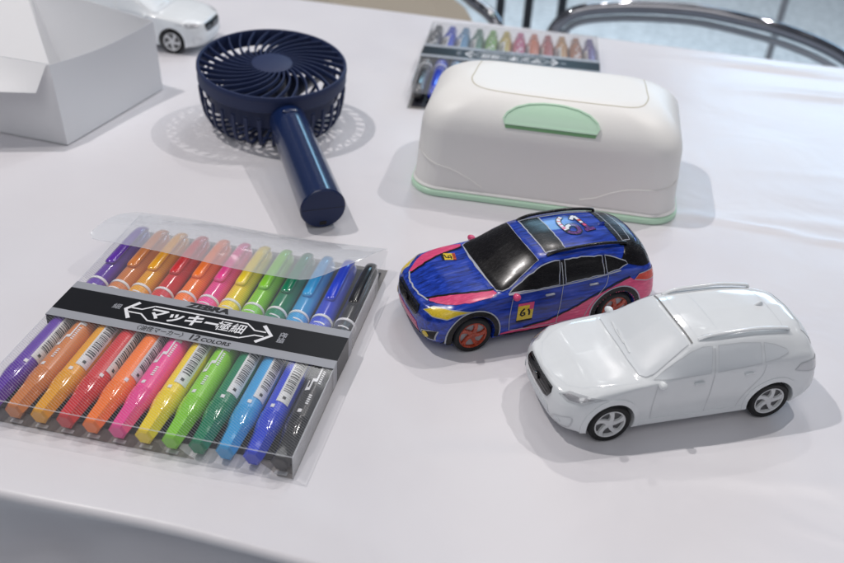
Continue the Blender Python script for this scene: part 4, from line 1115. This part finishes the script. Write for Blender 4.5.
def chairs():
    r = chair('chrome framed chair with an empty hooped back beyond the pale floor gap', 
          [(150, 1440, -300), (160, 1420, -120), (182, 1400, -42), (215, 1400, -22), (290, 1398, -12), (368, 1390, -9), (467, 1372, -17), (553, 1350, -35), (610, 1330, -60), (660, 1320, -110), (690, 1330, -300)],
          None, [((150, 1440, -300), (140, 1480, -898)), ((690, 1330, -300), (700, 1300, -898)), ((170, 1800, -450), (160, 1840, -898)), ((640, 1730, -450), (650, 1760, -898))], None, 'chairs beyond the table', True)
    o = Vector(r.location)
    # thin grey inner trim under the hoop
    pth = [Vector(p)*MM-o for p in smooth_path([(178, 1408, -150), (196, 1404, -52), (226, 1402, -37), (296, 1400, -29), (368, 1394, -27), (462, 1374, -35), (545, 1352, -52), (598, 1333, -76), (646, 1322, -150)], 6)]
    link('inner_trim', tube_bm(pth, 5*MM, 12), M['grey_trim'], r)
    link('seat', box_bm(-.20, .27, .02, .44, .44, .47, .012, 3), M['grey_trim'], r)
    r2 = chair('chrome framed chair with a beige padded back at the far table edge', 
          [(-330, 1560, -330), (-320, 1540, -70), (-250, 1520, 10), (-120, 1500, 22), (-10, 1480, -2), (50, 1440, -30), (84, 1400, -45), (100, 1385, -110), (100, 1400, -300)],
          [(-320, 1545, -60), (-250, 1525, 0), (-120, 1502, 10), (-20, 1480, -12), (40, 1440, -42), (66, 1400, -70), (40, 1410, -230), (-300, 1530, -250)],
          [((-330, 1560, -330), (-340, 1590, -898)), ((100, 1400, -300), (110, 1380, -898)), ((-250, 1900, -450), (-260, 1930, -898)), ((130, 1800, -450), (140, 1830, -898))], M['beige'], 'chairs beyond the table', True)
    link('seat', box_bm(-.19, .24, .02, .42, .44, .48, .015, 3), M['beige'], r2)
    # a steel frame stand with dark uprights farther back
    st = thing('steel_stand', 'dark metal stand with upright bars between the two chairs', 'stand', (.19, 1.85, -.9))
    for x in (-.07, -.015, .05):
        link('upright', box_bm(x-.008, x+.008, -.008, .008, .0, .95, .002, 1), M['dark_metal'], st, smooth=False)
    link('foot_bar', box_bm(-.12, .10, -.015, .015, .0, .03, .003, 1), M['dark_metal'], st, smooth=False)
    pl = thing('thin_pole', 'thin grey pole standing on the pale floor behind the empty chair', 'pole', (.68, 1.95, -.9))
    link('shaft', tube_bm([(0, 0, .01), (.035, .0, 1.1)], 7*MM, 12), M['grey_trim'], pl)
    link('foot', lathe_bm([(0, 0), (.06, 0), (.06, .006), (.012, .02), (0, .02)], 32), M['grey_trim'], pl)

# ------------------------------------------------------------------ place everything
wipes_box(); fan(); carton()
CAR_OFF = 1.335*SX
def carpos(x, y, a):    # x, y: point of the front axle on the centre line
    return (x+CAR_OFF*math.cos(a), y+CAR_OFF*math.sin(a), 0)
build_car('blue', 'toy car hand-coloured in blue and pink felt pen, numbered 61 on its roof', carpos(.02316, .57333, .389), .389, 'toy cars')
wc = build_car('white', 'blank white toy car parked nearest the viewer, beside the coloured one', carpos(.1128, .4904, .290), .290, 'toy cars')
w2 = copy_tree(wc); p = carpos(-.3033, 1.1104, 2.971); w2.location = p; w2.rotation_euler = (0, 0, 2.971)
w2['label'] = 'blank white toy car half hidden behind the open paper carton'

ang = -0.17743
oA = Vector((-.26913, .43807, 0))+Matrix.Rotation(ang, 3, 'Z') @ Vector((-5.2*MM, 0, 0))
place_pens(oA, ang, 'pens in the near case', ['%s marker pen in the large open case nearest the table edge'])
pc = pen_case(oA, ang, 'clear case of twelve rainbow markers with its flap open, nearest the table edge', 'clear pen cases', False)
bpy.context.view_layer.update()
flap(pc.matrix_world.inverted(), pc)
a2 = -.0918+PI
o2 = Vector((-.0279, .955, 0))+Matrix.Rotation(-.0918, 3, 'Z') @ Vector((CASEW, CASED, 0))
place_pens(o2, a2, 'pens in the far case', ['%s marker pen in the blurred case behind the ivory wipes box', 'pearl'])
pen_case(o2, a2, 'closed clear case of markers lying partly behind the ivory wipes box', 'clear pen cases', True)
chairs()
